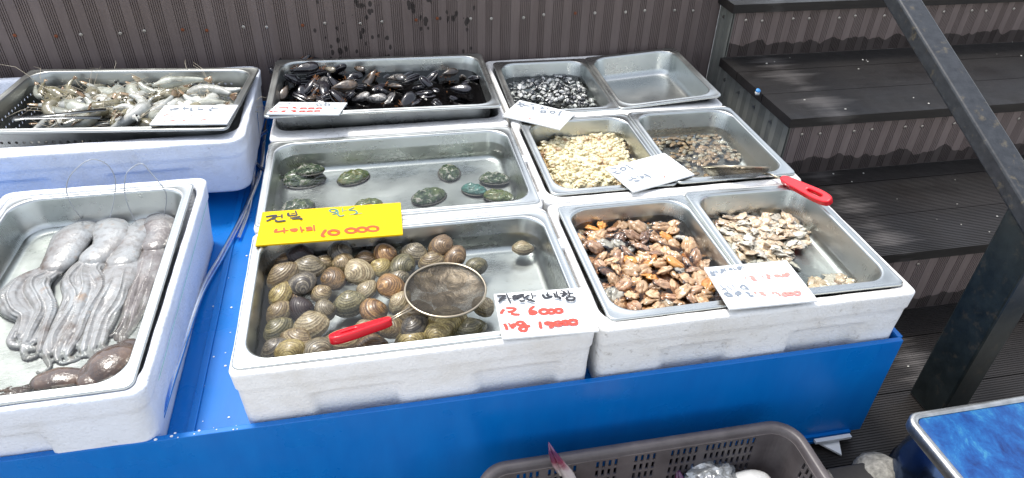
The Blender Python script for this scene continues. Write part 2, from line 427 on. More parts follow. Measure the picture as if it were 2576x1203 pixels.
# handrail with its post
hr = empty('handrail', (1.03, -.14, -.36)); tag(hr, 'black painted steel stair handrail sloping down to its square post', 'handrail')
PAINT = NT('worn_black_paint')
_v = PAINT.co(); _n = PAINT.noise(_v, 26, 6, .7); _r = PAINT.ramp(PAINT.noise(_v, 48, 5, .7), [(.56, 0), (.68, 1)])
_c = PAINT.mix(PAINT.ramp(_n, [(.35, 0), (.7, 1)]), (.004, .007, .007), (.016, .022, .022)); _c = PAINT.mix(PAINT.math('MULTIPLY', _r, .3), _c, (.09, .07, .045))
PAINT.bump(_n, .3, .001); PAINT = PAINT.set(Base_Color=_c, Roughness=.4)
mb = MB(); mb.box(1.005, 1.060, -.179, -.097, -.36, .125); world_part(mb, 'post', PAINT, hr, bevel=.004)
mb = MB(); sl_ = .455; ya, yb_ = -.179, 1.35
def zl(y): return .101+sl_*(y+.105)
vs = [(x, y, zl(y)+dz) for y in (ya, yb_) for dz in (0, .036) for x in (1.002, 1.054)]
mb.add(vs, [(0,1,3,2), (4,6,7,5), (0,4,5,1), (2,3,7,6), (0,2,6,4), (1,5,7,3)])
PAINTL = NT('worn_rail_paint')
_v = PAINTL.co(); _n = PAINTL.noise(_v, 60, 6, .75); _r = PAINTL.ramp(PAINTL.noise(_v, 38, 5, .7), [(.57, 0), (.66, 1)])
_c = PAINTL.mix(PAINTL.ramp(_n, [(.35, 0), (.7, 1)]), (.009, .011, .014), (.034, .037, .042)); _c = PAINTL.mix(PAINTL.math('MULTIPLY', _r, .3), _c, (.22, .17, .09))
PAINTL.bump(_n, .4, .001); PAINTL = PAINTL.set(Base_Color=_c, Roughness=.42)
world_part(mb, 'rail', PAINTL, hr, bevel=.004)

# blue basin the boxes stand in
FZ = -.13
bs = empty('blue_basin', (.1, .35, FZ)); tag(bs, 'large bright blue plastic display basin holding all the foam boxes', 'basin')
BX0, BX1, BY0, BY1 = -1.30, .826, -.176, .925
mb = MB(); mb.box(BX0+.004, BX1-.004, BY0+.004, BY1-.004, FZ-.006, FZ); world_part(mb, 'floor', BLUE, bs)
mb = MB(); mb.box(BX0, BX1, BY0-.006, BY0+.0035, -.335, -.098); world_part(mb, 'front_panel', BLUE, bs, bevel=.0012)
mb = MB(); mb.box(BX1-.0035, BX1+.006, BY0+.004, BY1, -.335, -.0985); world_part(mb, 'side_panel', BLUE, bs, bevel=.0012)
mb = MB(); mb.box(BX0, BX1, BY1, BY1+.006, -.335, -.085); world_part(mb, 'back_panel', BLUE, bs, bevel=.0012)
mb = MB(); mb.box(-.357, -.345, BY0+.005, .9, FZ, FZ+.004); world_part(mb, 'floor_rib', BLUE, bs, bevel=.001)
mb = MB(); mb.box(.70, .80, BY0-.014, BY0-.007, -.345, -.338); mb.box(.70, .80, BY0-.012, BY0-.006, -.338, -.328); world_part(mb, 'bottom_clip', BLUE, bs)
mb = MB(); mb.add([(0,0,0), (.055,.0,0), (.045,-.035,-.012), (0,0,.004), (.055,0,.004), (.045,-.035,-.008)], [(0,2,1), (3,4,5), (0,1,4,3), (1,2,5,4), (2,0,3,5)])
t = mb.build('board_scrap', WET_WHITE, smooth=False); t.location = (.725, -.183, -.345); tag(t, 'white triangular board scrap wedged under the basin corner', 'board scrap')
mb = MB(); mb.box(0, .075, -.008, .0, 0, .006); t = mb.build('board_strip', WET_WHITE, smooth=False); t.location = (.722, -.19, -.337); tag(t, 'thin white strip stuck to the lower edge of the blue basin', 'board strip')
mb = MB()
for k in range(4):
    x, y = ((-1.2, 0), (.7, 0), (-1.2, .8), (.7, .8))[k]; mb.box(x, x+.08, y, y+.08, -.36, FZ-.006)
world_part(mb, 'support_block', GROUND, bs)
mb = MB()
for _ in range(40):
    x = rnd.uniform(-.36, -.275); y = rnd.uniform(-.16, .5); s = rnd.uniform(.001, .0028)
    if rnd.random() < .35: x, y = rnd.uniform(-.40, -.27), rnd.uniform(-.183, -.16)
    z = FZ if y > -.17 else -.098
    mb.ball((x, y, z+s*.2), (s, s*.8, s*.5), 6, 4)
tag(mb.build('foam_crumbs', FOAM), 'tiny white foam crumbs on the blue basin floor', 'foam crumbs', kind='stuff')

# ================================================================== FOAM BOXES
def foam_box(x0, x1, y0, y1, z1=0., z0=FZ, wall=.014, rim=.004, mat=FOAM, label='', recess=True, r=.014, rz=0, wally=None, yo=0., taper=.003, slots=((-.62,-.12),(.30,.80))):
    W, D = x1-x0, y1-y0; cx, cy = (x0+x1)/2, (y0+y1)/2; H = z1-z0
    o = empty('foam_box', (cx, cy, z0), rz); tag(o, label, 'foam box', 'white foam boxes in the blue basin')
    mb = MB(); N = 96; loops = []
    def per(w, d, r, z):       # perimeter sampled evenly by side so the recess shows on the front
        pts = []
        segs = [((-w/2+r, -d/2), (w/2-r, -d/2), 60), ((w/2, -d/2+r), (w/2, d/2-r), 24), ((w/2-r, d/2), (-w/2+r, d/2), 24), ((-w/2, d/2-r), (-w/2, -d/2+r), 24)]
        cs = [(w/2-r, -d/2+r, -90), (w/2-r, d/2-r, 0), (-w/2+r, d/2-r, 90), (-w/2+r, -d/2+r, 180)]
        for (a, b, n), (ccx, ccy, a0) in zip(segs, cs):
            for k in range(n): pts.append((a[0]+(b[0]-a[0])*k/n, a[1]+(b[1]-a[1])*k/n, z))
            for k in range(6): an = R_(a0+90*k/6); pts.append((ccx+r*math.cos(an), ccy+r*math.sin(an), z))
        return pts
    def wob(L, amp=.0009):
        return [(x+amp*noise.noise(Vector((x*30, y*30, z*30+x0*9))), y+amp*noise.noise(Vector((x*30+9, y*30, z*30))), z+amp*noise.noise(Vector((x*22, y*22, 5+x0)))) for x, y, z in L]
    nz = 26
    for k in range(nz+1):
        z = H*k/nz; band = 1 if z > H-.032 else max(0, 1-(H-.032-z)/.004)
        inset = taper*(1-k/nz)+(1-band)*rim*.6
        L = per(W-2*inset, D-2*inset, r, z); L2 = []
        for x, y, zz in L:
            if recess and y < -D/2+inset+.001 and zz < H-.045:
                u = x/(W/2)
                for (a, b) in slots:
                    e = min(u-a, b-u)*(W/2); ez = min(e, (H-.055)-zz)
                    y += .009*max(0, min(1, ez/.007))
            L2.append((x, y, zz))
        loops.append(wob(L2))
    loops.append(wob(per(W-.006, D-.006, r-.002, H+.0025)))
    loops.append(wob(per(W-.014, D-.014, r-.004, H+.003)))
    wy = wally or .021; ri = .035
    for ww_, dd_, zz_ in ((W-2*wall+.008, D-2*wy+.008, H+.002), (W-2*wall, D-2*wy, H-.004), (W-2*wall-.004, D-2*wy-.004, .02)):
        loops.append(wob([(x, y+yo, z) for x, y, z in per(ww_, dd_, ri, zz_)]))
    mb.loft(loops, True, True)
    mb.build('box_body', mat, o)
    return o
foam_box(-.268, .266, -.172, .176, label='clean white foam box under the hard shell clam tray', mat=FOAM, rz=0)
foam_box(-.268, .266, .179, .523, label='white foam box under the abalone tray with the yellow sign')
foam_box(-.268, .266, .526, .915, label='white foam box under the deep mussel pan by the fence', wall=.012, wally=.046, mat=FOAMD)
foam_box(.272, .822, -.172, .185, label='stained white foam box at the front right under the shelled mussels', mat=FOAMD, slots=((-.60,-.15),(.22,.72)))
foam_box(.272, .820, .188, .552, label='white foam box under the cream coloured meat and small brown shellfish', mat=FOAMD)
foam_box(.272, .815, .555, .915, label='white foam box at the back right under the empty steel pan', mat=FOAMD, wall=.013, wally=.03)
foam_box(-1.02, -.308, .462, .872, z1=.036, z0=-.085, label='grimy pale blue foam box under the perforated shrimp pan', mat=FOAMB, wall=.020, yo=.010, wally=.034, r=.035, slots=((-.6,-.1),(.22,.66)), taper=.008)
ob = foam_box(-.735, -.371, -.192, .375, z1=.008, label='scuffed foam box with a green line under the octopus tray', mat=FOAMB, r=.02, taper=.012, slots=((-.75,.2),))
mb = MB(); H = .138
mb.add([(.1828, -.23, H-.030), (.1828, .23, H-.024), (.1826, .23, H-.0232), (.1826, -.23, H-.0292)], [(0,1,2,3)])
mb.build('green_line', GREENP, ob, smooth=False)
for k, (x, y) in enumerate(((.269, .37), (.269, .22), (.269, .06))):
    mb = MB(); mb.box(-.006, .006, -.014, .014, 0, .03); t = mb.build('foam_peg', FOAM, bevel=.003); t.location = (x, y, -.028)
    tag(t, ('foam peg between the boxes beside the abalone tray back corner', 'foam peg between the boxes beside the abalone tray front corner', 'foam peg between the clam tray and the shelled mussel tray')[k], 'foam peg')

# ================================================================== STEEL PANS
def pan(w, d, depth, loc, rot, label, mat=STEEL, group=None, name='steel_pan'):
    mb = MB(); n = 8; L = []
    L.append(rr(w-.003, d-.003, .012, -.0065, n)); L.append(rr(w-.0005, d-.0005, .013, -.005, n)); L.append(rr(w, d, .013, -.0015, n)); L.append(rr(w-.004, d-.004, .012, 0, n))
    L.append(rr(w-.010, d-.010, .012, -.0012, n))
    L.append(rr(w-.024, d-.024, .038, -.0008, n)); L.append(rr(w-.027, d-.027, .040, .0003, n)); L.append(rr(w-.031, d-.031, .042, -.0012, n)); L.append(rr(w-.033, d-.033, .043, -.005, n))
    L.append(rr(w-.036, d-.036, .043, -.018, n)); L.append(rr(w-.0365, d-.0365, .043, -.019, n))
    L.append(rr(w-.044, d-.044, .042, -depth+.018, n)); L.append(rr(w-.050, d-.050, .040, -depth+.008, n)); L.append(rr(w-.062, d-.062, .035, -depth+.0015, n)); L.append(rr(w-.075, d-.075, .03, -depth, n))
    for k in (.75, .45, .1): L.append(rr((w-.075)*k, (d-.075)*k, .03*k, -depth-.0004, n))
    mb.loft(L, False, True)
    o = mb.build(name, mat); s = o.modifiers.new('thickness', 'SOLIDIFY'); s.thickness = .0012; s.offset = -1
    s2 = None
    o.location = loc; o.rotation_euler = rot
    return tag(o, label, 'steel pan', group)
G = 'steel food pans on the foam boxes'
PN = {
 'clam': pan(.53, .325, .065, (0, 0, .0062), (0,0,0), 'wide steel pan of ringed clams with a strainer at the front', group=G),
 'abal': pan(.53, .325, .065, (-.0015, .3513, .0062), (0,0,-.0046), 'wide steel pan of green abalones behind the yellow sign', group=G),
 'mus': pan(.53, .325, .10, (-.010, .719, .042), (.005,.012,-.010), 'deep steel pan heaped with black mussels, raised by the fence', group=G),
 'fl': pan(.265, .325, .065, (.4217, .0093, .0062), (0,0,.0089), 'half width steel pan full of orange and cream shelled mussels', group=G),
 'fr': pan(.265, .325, .065, (.6778, .0103, .0095), (0,.004,-.0119), 'half width steel pan with pale clam meat at the front right', group=G),
 'ml': pan(.265, .325, .065, (.422, .374, .0062), (0,0,.001), 'half width steel pan filled with cream coloured curdy meat', group=G),
 'mr': pan(.265, .325, .065, (.6842, .3736, .0085), (0,.003,-.0053), 'half width steel pan of small brown shellfish with a strainer', group=G),
 'bl': pan(.265, .325, .065, (.4197, .730, .0062), (0,0,-.0193), 'half width steel pan of black and white oyster meat', group=G),
 'br': pan(.265, .325, .065, (.678, .725, .017), (.004,-.071,-.009), 'nearly empty steel pan tilted at the back right', group=G, mat=STEEL),
 'oct': pan(.325, .53, .065, (-.5505, .0812, .016), (0,0,.0104), 'steel pan of long grey octopuses set lengthwise at the left', group=G),
 'shr': pan(.53, .325, .10, (-.583, .670, .061), (0,0,R_(-6.3)), 'perforated steel pan of raw shrimps at the back left', mat=STEELP, group=G),
}
def water(key, w, d, depth, lvl, mat):
    p = PN[key]; mb = MB(); mb.loft([rr(w-.039-.002*lvl*-100*.2, d-.039-.002*lvl*-100*.2, .042, lvl, 8), rr(w*.5, d*.5, .02, lvl, 8)], False, True)
    o = mb.build('water', mat, smooth=False); o.location = p.location; o.rotation_euler = p.rotation_euler if key != 'br' else (0, 0, -.009)
    return tag(o, None, kind='structure')
water('clam', .53, .325, .065, -.032, WATER); water('abal', .53, .325, .065, -.026, WATER); water('mus', .53, .325, .1, -.036, WATERD)
water('fl', .265, .325, .065, -.030, WATERB); water('fr', .265, .325, .065, -.052, WATER); water('mr', .265, .325, .065, -.040, WATER)
water('ml', .265, .325, .065, -.045, WATERB); water('bl', .265, .325, .065, -.038, WATER); water('oct', .325, .53, .065, -.058, WATER)

# ================================================================== SHELLFISH MODELS
def uvset(o, uvs):
    me = o.data; lay = me.uv_layers.new(name='UVMap')
    for lp in me.loops: lay.data[lp.index].uv = uvs[lp.vertex_index]
def clam_mesh(seed, a=.5, b=.40, H=.27):
    mb = MB(); uvs = []; NT_, NP = 18, 40; U = Vector((.07, b*1.0)); rs = random.Random(seed)
    e1, e2 = rs.uniform(-.04, .04), rs.uniform(.0, .08)
    def outl(ph):
        x = a*math.cos(ph)*(1+e1*math.cos(ph)); y = b*math.sin(ph)
        if y > 0: x *= 1-e2-.25*(y/b)**2*0.6; y *= .97
        return Vector((x, y-.02))
    def hh(p):
        q = math.atan2((p.y+.02)/b, p.x/a); o = outl(q); k = min(1, p.length/max(1e-6, o.length))
        z = H*1.12*max(0, 1-k**1.9)**.72; dU = (p-U*.86).length
        return z+H*.20*math.exp(-(dU/.17)**2)*(1 if k < .999 else 0)
    for sgn in (1, -1):
        base = len(mb.v)
        for i in range(NT_+1):
            t = i/NT_
            for j in range(NP):
                ph = 2*math.pi*j/NP; p = U*.9+(outl(ph)-U*.9)*(t**.9)
                z = hh(p)+.003*math.sin(t*34)*(1-t*.5) if t < 1 else 0
                mb.v.append((p.x, p.y, sgn*z)); uvs.append((t, j/NP))
        for i in range(NT_):
            for j in range(NP):
                k = (j+1) % NP; f = (base+i*NP+j, base+i*NP+k, base+(i+1)*NP+k, base+(i+1)*NP+j)
                mb.f.append(f if sgn < 0 else f[::-1])
    return mb, uvs
SHELLM = {
 'tan': m_shell('shell_tan', (.36, .28, .15), (.16, .11, .055), (.05, .032, .016)),
 'grey': m_shell('shell_grey', (.28, .235, .15), (.11, .09, .055), (.035, .028, .018)),
 'yellow': m_shell('shell_yellow', (.42, .34, .14), (.22, .16, .055), (.07, .05, .018)),
 'brown': m_shell('shell_brown', (.25, .16, .075), (.10, .06, .028), (.03, .018, .01)),
 'orange': m_shell('shell_orange', (.38, .22, .085), (.15, .08, .035), (.06, .03, .015)),
 'olive': m_shell('shell_olive', (.24, .21, .11), (.10, .09, .045), (.028, .025, .013)),
 'pale': m_shell('shell_pale', (.46, .39, .24), (.26, .20, .11), (.09, .065, .035)),
 'black': m_shell('shell_black', (.022, .012, .012), (.006, .004, .004), (.03, .018, .015), rough=.5),
 'striped': m_shell('shell_striped', (.20, .17, .12), (.045, .038, .03), (.015, .012, .01), radial=.75),
}
clam_protos = []
for k in range(4):
    mb, uvs = clam_mesh(k, .5, (.40, .43, .37, .41)[k], (.23, .25, .21, .26)[k]); o = mb.build('clam', SHELLM['tan']); uvset(o, uvs); clam_protos.append(o)
RA = (900, 850, 2.005); RB = (1500, 850, 2.0044)
CL = [
 (RA,400,345,190,60,'brown',0,'brown clam in the back left corner of the clam pan'),
 (RA,550,312,200,85,'black',.9,'dark edge-on clam with pale stripe at the back left of the clam pan'),
 (RA,355,455,250,70,'tan',.012,'large tan clam against the left wall of the clam pan, near the back'),
 (RA,615,395,235,80,'grey',.010,'grey-brown clam with high beak right of the large tan one'),
 (RA,560,525,220,-60,'striped',.014,'black clam with white zigzag lines near the left wall'),
 (RA,480,632,160,200,'orange',0,'orange-brown clam half covered by a yellowish one at the left wall'),
 (RA,340,612,210,150,'yellow',.010,'yellowish tan clam touching the left wall, mid way down'),
 (RA,730,355,150,60,'tan',.004,'small tan clam below the yellow sign at the back'),
 (RA,862,275,200,20,'striped',.010,'dark clam with a white star pattern under the yellow sign'),
 (RA,885,365,180,200,'tan',.004,'narrow tan clam below the white starred one'),
 (RA,1050,325,175,80,'brown',.002,'brown ringed clam at the back between starred and yellow-brown clams'),
 (RA,1220,295,185,20,'orange',.008,'yellow-brown clam leaning on the back wall of the clam pan'),
 (RA,1440,280,198,60,'grey',.008,'pinkish grey mottled clam at the back wall near the middle'),
 (RA,1175,390,165,170,'yellow',.006,'small bright yellowish clam beside a greenish long one'),
 (RA,1360,375,215,-20,'olive',.008,'long greenish brown clam behind the strainer'),
 (RB,375,345,185,100,'tan',.006,'tan conical clam just behind the strainer rim'),
 (RA,800,485,205,200,'brown',.006,'broad brown clam standing left of the big pale clam'),
 (RA,1005,435,222,215,'pale',.012,'big pale yellow clam with fine dots in the upper middle'),
 (RA,1320,470,200,-20,'grey',0,'dark grey net-patterned clam left of the strainer rim'),
 (RA,1255,545,225,210,'orange',.010,'orange ringed clam left of the strainer'),
 (RA,1060,570,172,160,'pale',.006,'pale brown clam left of the orange ringed one'),
 (RA,715,595,162,30,'tan',.004,'small tan clam between the zigzag clam and the black one'),
 (RA,565,722,215,25,'black',.004,'glossy purple-black clam in the left half of the clam pan'),
 (RA,750,725,165,20,'grey',.008,'grey-brown clam touching the purple-black one'),
 (RA,930,672,232,100,'olive',.004,'grey-green clam lying alone in the middle of the clam pan'),
 (RA,1130,732,210,20,'orange',.004,'clam with an orange spotted beak in the middle'),
 (RA,1320,665,185,150,'pale',.006,'pale clam touching the left edge of the strainer'),
 (RA,365,752,205,150,'tan',.002,'tan clam at the left wall below the yellowish one'),
 (RA,365,878,215,140,'olive',.004,'rounded olive-brown clam at the left wall near the front'),
 (RA,625,848,265,95,'pale',.004,'large pale ringed clam below the purple-black clam'),
 (RA,520,952,242,50,'tan',.006,'tan clam with swirled beak near the front left corner'),
 (RA,300,1045,212,40,'striped',.004,'white streaked clam in the front left corner of the clam pan'),
 (RA,465,1055,212,-90,'yellow',.010,'golden brown clam at the front wall near the left corner'),
 (RA,690,1050,232,-60,'grey',.004,'grey-edged clam at the front wall left of the red handle'),
 (RA,870,985,275,80,'tan',0,'wide tan clam under the end of the red handle'),
 (RA,1050,880,195,120,'pale',0,'pale clam half hidden behind the red handle'),
 (RA,1115,1002,220,90,'brown',.002,'brown clam at the front wall under the red handle middle'),
 (RA,1255,865,200,220,'tan',.006,'tan clam below the wire of the front strainer'),
 (RA,1455,745,240,90,'tan',.002,'ringed clam beneath the lower left of the strainer'),
 (RA,1440,865,222,150,'striped',.010,'clam with a white arrow-like mark below the strainer'),
 (RA,1415,972,212,-80,'yellow',.002,'tan clam at the front wall below the arrow-marked clam'),
 (RB,450,222,190,-20,'brown',.018,'upright brown ringed clam at the back wall right of the middle'),
 (RB,560,312,188,-30,'brown',.010,'dark brown mottled clam behind the right part of the strainer'),
 (RB,728,385,155,-60,'olive',.004,'grey-green clam at the right of the strainer, near the back'),
 (RB,782,692,175,30,'pale',.004,'pale greenish clam beside the white sign'),
 (RB,500,825,262,-90,'yellow',.006,'yellow-green clam with low beak below the strainer'),
 (RB,675,868,222,120,'olive',.002,'dark ringed clam rightmost along the front wall'),
 (RB,415,918,238,-80,'yellow',.002,'yellowish clam at the front wall below the yellow-green one'),
 (RB,1082,238,152,110,'pale',0,'single pale clam lying apart at the back right of the clam pan'),
 (RB,330,500,160,40,'tan',0,'clam under the strainer mesh, left side'),
 (RB,560,500,160,140,'grey',0,'clam under the strainer mesh, back right side'),
 (RB,470,650,160,-60,'brown',0,'clam under the strainer mesh, front side'),
]
first = {}
for k, (reg, x, y, wpx, ang, m, dz, lab) in enumerate(CL):
    v = k % 4; tilt = 0
    if dz == .9: dz = .006; tilt = 1.1
    c = Z(reg, x, y, -.036+dz)
    q = Z(reg, x+wpx/2, y, -.036+dz); width = 2*(q-c).length*1.24
    o = clam_protos[v] if v not in first else clam_protos[v].copy()
    if v in first: COL.objects.link(o)
    first[v] = 1
    c.x = max(-.262+.045, min(.262-.045, c.x))
    o.location = c
    # image direction of the beak, laid out on the pan floor
    a = R_(ang); px = Z(reg, x+40*math.cos(a), y-40*math.sin(a)*.75, c.z)-Vector(c)
    o.rotation_euler = (Matrix.Rotation(rnd.uniform(.12, .5)+tilt*.5, 3, 'X') @ Matrix.Rotation(rnd.uniform(-.22, .22), 3, 'Y') @ Matrix.Rotation(math.atan2(px.y, px.x)-math.pi/2, 3, 'Z')).to_euler()
    o.scale = (width, width, width*1.02)
    set_mat(o, SHELLM[m])
    tag(o, lab, 'clam', 'ringed clams in the front tray')

# ------------------------------------------------------------------ abalones
AB = NT('abalone_shell'); _v = AB.rco(); _n = AB.noise(_v, 5.2, 6, .72, .8); _n2 = AB.noise(_v, 2.2, 3)
_c = AB.ramp(_n, [(.36, (.006, .016, .008)), (.47, (.025, .065, .022)), (.54, (.09, .13, .05)), (.565, (.52, .50, .45)), (.68, (.30, .26, .22))])
_c = AB.mix(AB.ramp(_n2, [(.55, 0), (.66, 1)]), _c, (.075, .11, .025))
AB.bump(_n, 1., .008); AB = AB.set(Base_Color=_c, Roughness=.4, Coat_Weight=.3)
AB2 = NT('abalone_green'); _v = AB2.rco(); _n = AB2.noise(_v, 5.5, 5, .7, 1.2); _n2 = AB2.noise(_v, 2, 3)
_c = AB2.ramp(_n, [(.34, (.006, .020, .006)), (.48, (.08, .13, .02)), (.58, (.17, .14, .045)), (.7, (.03, .15, .10))])
AB2.bump(_n, .8, .003); AB2 = AB2.set(Base_Color=_c, Roughness=.3, Coat_Weight=.4)
ABT = NT('abalone_teal'); _v = ABT.rco(); _n = ABT.noise(_v, 5.5, 5, .7, 1.2)
_c = ABT.ramp(_n, [(.34, (.01, .05, .035)), (.48, (.03, .11, .085)), (.58, (.07, .22, .20)), (.7, (.05, .12, .04))])
ABT.bump(_n, .8, .003); ABT = ABT.set(Base_Color=_c, Roughness=.28, Coat_Weight=.4)
SKIRT = m_plain('abalone_skirt', (.06, .055, .04), .4, nscale=12, var=.6, bump=.5)
def abalone(seed):
    root = empty('abalone', (0,0,0)); mb = MB(); rs = random.Random(seed); NR, NP = 16, 48
    S = Vector((-.24, .10))
    loops = []
    for i in range(NR+1):
        k = i/NR; L = []
        for j in range(NP):
            ph = 2*math.pi*j/NP; rad = 1+.05*math.sin(2*ph+1)+.02*noise.noise(Vector((math.cos(ph)*3, math.sin(ph)*3, seed)))
            x, y = .5*k*rad*math.cos(ph), .36*k*rad*math.sin(ph)
            z = .26*(max(0, 1-k**2.2))**.62
            d = math.hypot(x-S.x, y-S.y); an = math.atan2(y-S.y, x-S.x)
            z += .07*math.exp(-(d/.11)**2)+.022*math.sin(26*(d-.035*an))*min(1, d/.1)*(1-k**6)
            z += .034*noise.noise(Vector((x*11, y*11, seed*3)))*(1-k**8)
            L.append((x, y, z+.05))
        loops.append(L)
    loops.append([(x*.97, y*.97, .035) for x, y, z in loops[-1]])
    mb.loft(loops[:], False, False); o = mb.build('shell', AB, root)
    mb = MB(); mb.tube([(.40, -.12, .13), (.40, -.12, .15)], .02, 8)
    for q in range(5):                                  # row of breathing holes with raised lips
        a = R_(-65+q*24); x, y = .40*math.cos(a), .29*math.sin(a)
        mb.ball((x, y, .165-.01*q), (.022, .022, .022), 8, 5)
    mb.build('hole_ridge', AB, root)
    mb = MB(); L = []
    for k, (s, z) in enumerate(((.80, .0), (1.02, .008), (1.05, .03), (1.0, .055), (.9, .05))):
        L.append([((.5*s*(1+.03*math.sin(j*1.9+seed)))*math.cos(2*math.pi*j/96), .37*s*(1+.045*math.sin(j*2.3+k))*math.sin(2*math.pi*j/96), z) for j in range(96)])
    mb.loft(L, True, True); mb.build('foot_skirt', SKIRT, root)
    return root
RC = (950, 480, 2.1467)
ABL = [(500,458,335,5,None,0,'large flat abalone at the back left with a smaller one on top'),
 (560,378,215,-5,None,.020,'small pale abalone riding on the back left abalone'),
 (922,442,262,28,'g',0,'olive green abalone with a rolled lip in the left half of the pan'),
 (450,690,265,15,None,0,'white crusted abalone just behind the left end of the yellow sign'),
 (1050,668,215,10,'g',0,'green abalone peeking out behind the middle of the yellow sign'),
 (1558,602,285,25,None,0,'grey white crusted abalone alone in front of the middle'),
 (1728,402,205,85,None,0,'dark crusted round abalone alone toward the back right'),
 (2108,452,235,-15,None,.004,'green rimmed dark abalone, hindmost of the trio at the right'),
 (1935,542,205,-40,'t',.002,'teal shining abalone, leftmost of the trio at the right'),
 (2140,598,232,-20,'g',.002,'olive abalone, frontmost of the trio at the right')]
abp = [abalone(1), abalone(2)]; used = set()
for k, (x, y, wpx, ang, m, dz, lab) in enumerate(ABL):
    c = Z(RC, x, y, -.050+dz); q = Z(RC, x+wpx/2, y, -.050+dz); wd = 2.15*(q-c).length
    if k == 6: wd *= 1.15
    s = abp[k % 2]
    if k % 2 in used: s = dup(s)
    used.add(k % 2)
    s.location = (c.x, c.y, -.058+dz); s.rotation_euler = (rnd.uniform(-.05, .05), rnd.uniform(-.05, .05), R_(ang)); s.scale = (wd, wd, wd*.72)
    if m:
        for ch in s.children:
            if ch.name.startswith('shell') or ch.name.startswith('hole'): set_mat(ch, AB2 if m == 'g' else ABT)
    tag(s, lab, 'abalone', 'abalones in the middle tray')
# ------------------------------------------------------------------ scattering
def inside(poly, x, y):
    c = False; n = len(poly)
    for i in range(n):
        x1, y1 = poly[i][:2]; x2, y2 = poly[(i+1) % n][:2]
        if (y1 > y) != (y2 > y) and x < (x2-x1)*(y-y1)/(y2-y1)+x1: c = not c
    return c
def edge_d(poly, x, y):
    m = 9
    for i in range(len(poly)):
        a = Vector(poly[i][:2]); b = Vector(poly[(i+1) % len(poly)][:2]); p = Vector((x, y)); t = max(0, min(1, (p-a).dot(b-a)/max(1e-9, (b-a).length_squared)))
        m = min(m, (p-(a+(b-a)*t)).length)
    return m
def scatter(poly, n, md, rs, tries=9000):
    xs = [p[0] for p in poly]; ys = [p[1] for p in poly]; out = []
    for _ in range(tries):
        if len(out) >= n: break
        x, y = rs.uniform(min(xs), max(xs)), rs.uniform(min(ys), max(ys))
        if inside(poly, x, y) and all((x-a)**2+(y-b)**2 > md*md for a, b in out): out.append((x, y))
    return out
def polyW(reg, pts, z): return [Z(reg, x, y, z) for x, y in pts]
def place_group(protos, spots, mats, labels, cat, group, size, tilt=.5, mat_w=None, sq=1.):
    seen = set(); objs = []
    for k, (x, y, z) in enumerate(spots):
        v = rnd.randrange(len(protos)); p = protos[v]
        o = p if v not in seen else dup(p)
        seen.add(v)
        o.location = (x, y, z); s = size*rnd.uniform(.82, 1.2)
        o.rotation_euler = (rnd.uniform(-tilt, tilt), rnd.uniform(-tilt, tilt), rnd.uniform(0, 6.28)); o.scale = (s, s, s*sq)
        i = rnd.choices(range(len(mats)), mat_w)[0]
        if o.type == 'MESH': set_mat(o, mats[i])
        else:
            for ch in o.children:
                if ch.get('tint'): set_mat(ch, mats[i])
        tag(o, labels[i] if i < len(labels) else labels[0], cat, group); objs.append(o)
    for v, p in enumerate(protos):
        if v not in seen:
            for ch in list(p.children): bpy.data.objects.remove(ch)
            bpy.data.objects.remove(p)
    return objs

# ------------------------------------------------------------------ mussels
MUSM = [m_flesh('mussel_black', [(.006, .006, .008), (.014, .013, .017), (.030, .027, .033)], 40, .2, bump=.25),
        m_flesh('mussel_brown', [(.010, .009, .009), (.05, .035, .024), (.15, .10, .06)], 50, .3, bump=.4),
        m_flesh('mussel_crusted', [(.012, .012, .015), (.06, .055, .055), (.42, .40, .36)], 75, .35, bump=.6),
        m_flesh('mussel_pale', [(.05, .04, .03), (.20, .17, .12), (.36, .31, .22)], 45, .35, bump=.4)]
BYS = m_plain('byssus', (.42, .17, .05), .6, nscale=120, var=.5); MFLESH = m_flesh('mussel_flesh', [(.30, .12, .04), (.5, .26, .1)], 60)
def mussel(seed, gape=0., bys=False):
    root = empty('mussel', (0,0,0)); rs = random.Random(seed); NP = 28; NK = 12
    def outl(ph):
        x = .5*math.cos(ph); y = .23*math.sin(ph)
        tp = (x+.5); y *= .38+.85*min(1, tp*1.15)**.8 if tp > 0 else .4
        return x, y-.03*math.cos(ph*1.0)
    for sgn in (1, -1):
        mb = MB(); loops = []
        for i in range(NK+1):
            k = i/NK; L = []
            for j in range(NP):
                ox, oy = outl(2*math.pi*j/NP); x, y = ox*k-(1-k)*.12, oy*k
                z = .155*math.sqrt(max(0, 1-k**2.4))*(1+.1*noise.noise(Vector((x*4, y*4, seed))))+.004*math.sin(k*30)
                if k == 1: z = 0
                L.append((x, y, sgn*z))
            loops.append(L)
        inner = [(x*.95, y*.95, z*.0+sgn*.012) for x, y, z in loops[-1]]
        loops.append(inner)
        mb.loft(loops)
        o = mb.build('shell_half', MUSM[0], root); o['tint'] = 1
        o.rotation_euler = (sgn*gape*.5, 0, 0); o.location = (0, 0, 0)
    if gape:
        mb = MB(); mb.ball((.05, .0, 0), (.33, .15, .06), 14, 8, lambda d: 1+.2*noise.noise(d*3)); mb.build('flesh', MFLESH, root)
    if bys:
        mb = MB()
        for _ in range(26):
            p = Vector((-.25+rs.uniform(-.05, .08), .02, 0)); d = Vector((rs.uniform(-.5, .2), rs.uniform(-.2, .6), rs.uniform(-.1, .5)))*.45
            mb.tube([p, p+d*.5+Vector((0, 0, rs.uniform(0, .06))), p+d], [.009, .007, .003], 4)
        mb.build('byssus', BYS, root)
    return root
RD = (950, 180, 2.3418)
poly = polyW(RD, [(335,235),(560,175),(900,215),(1220,235),(1700,285),(2110,285),(2170,500),(1900,540),(1000,585),(330,520)], -.0)
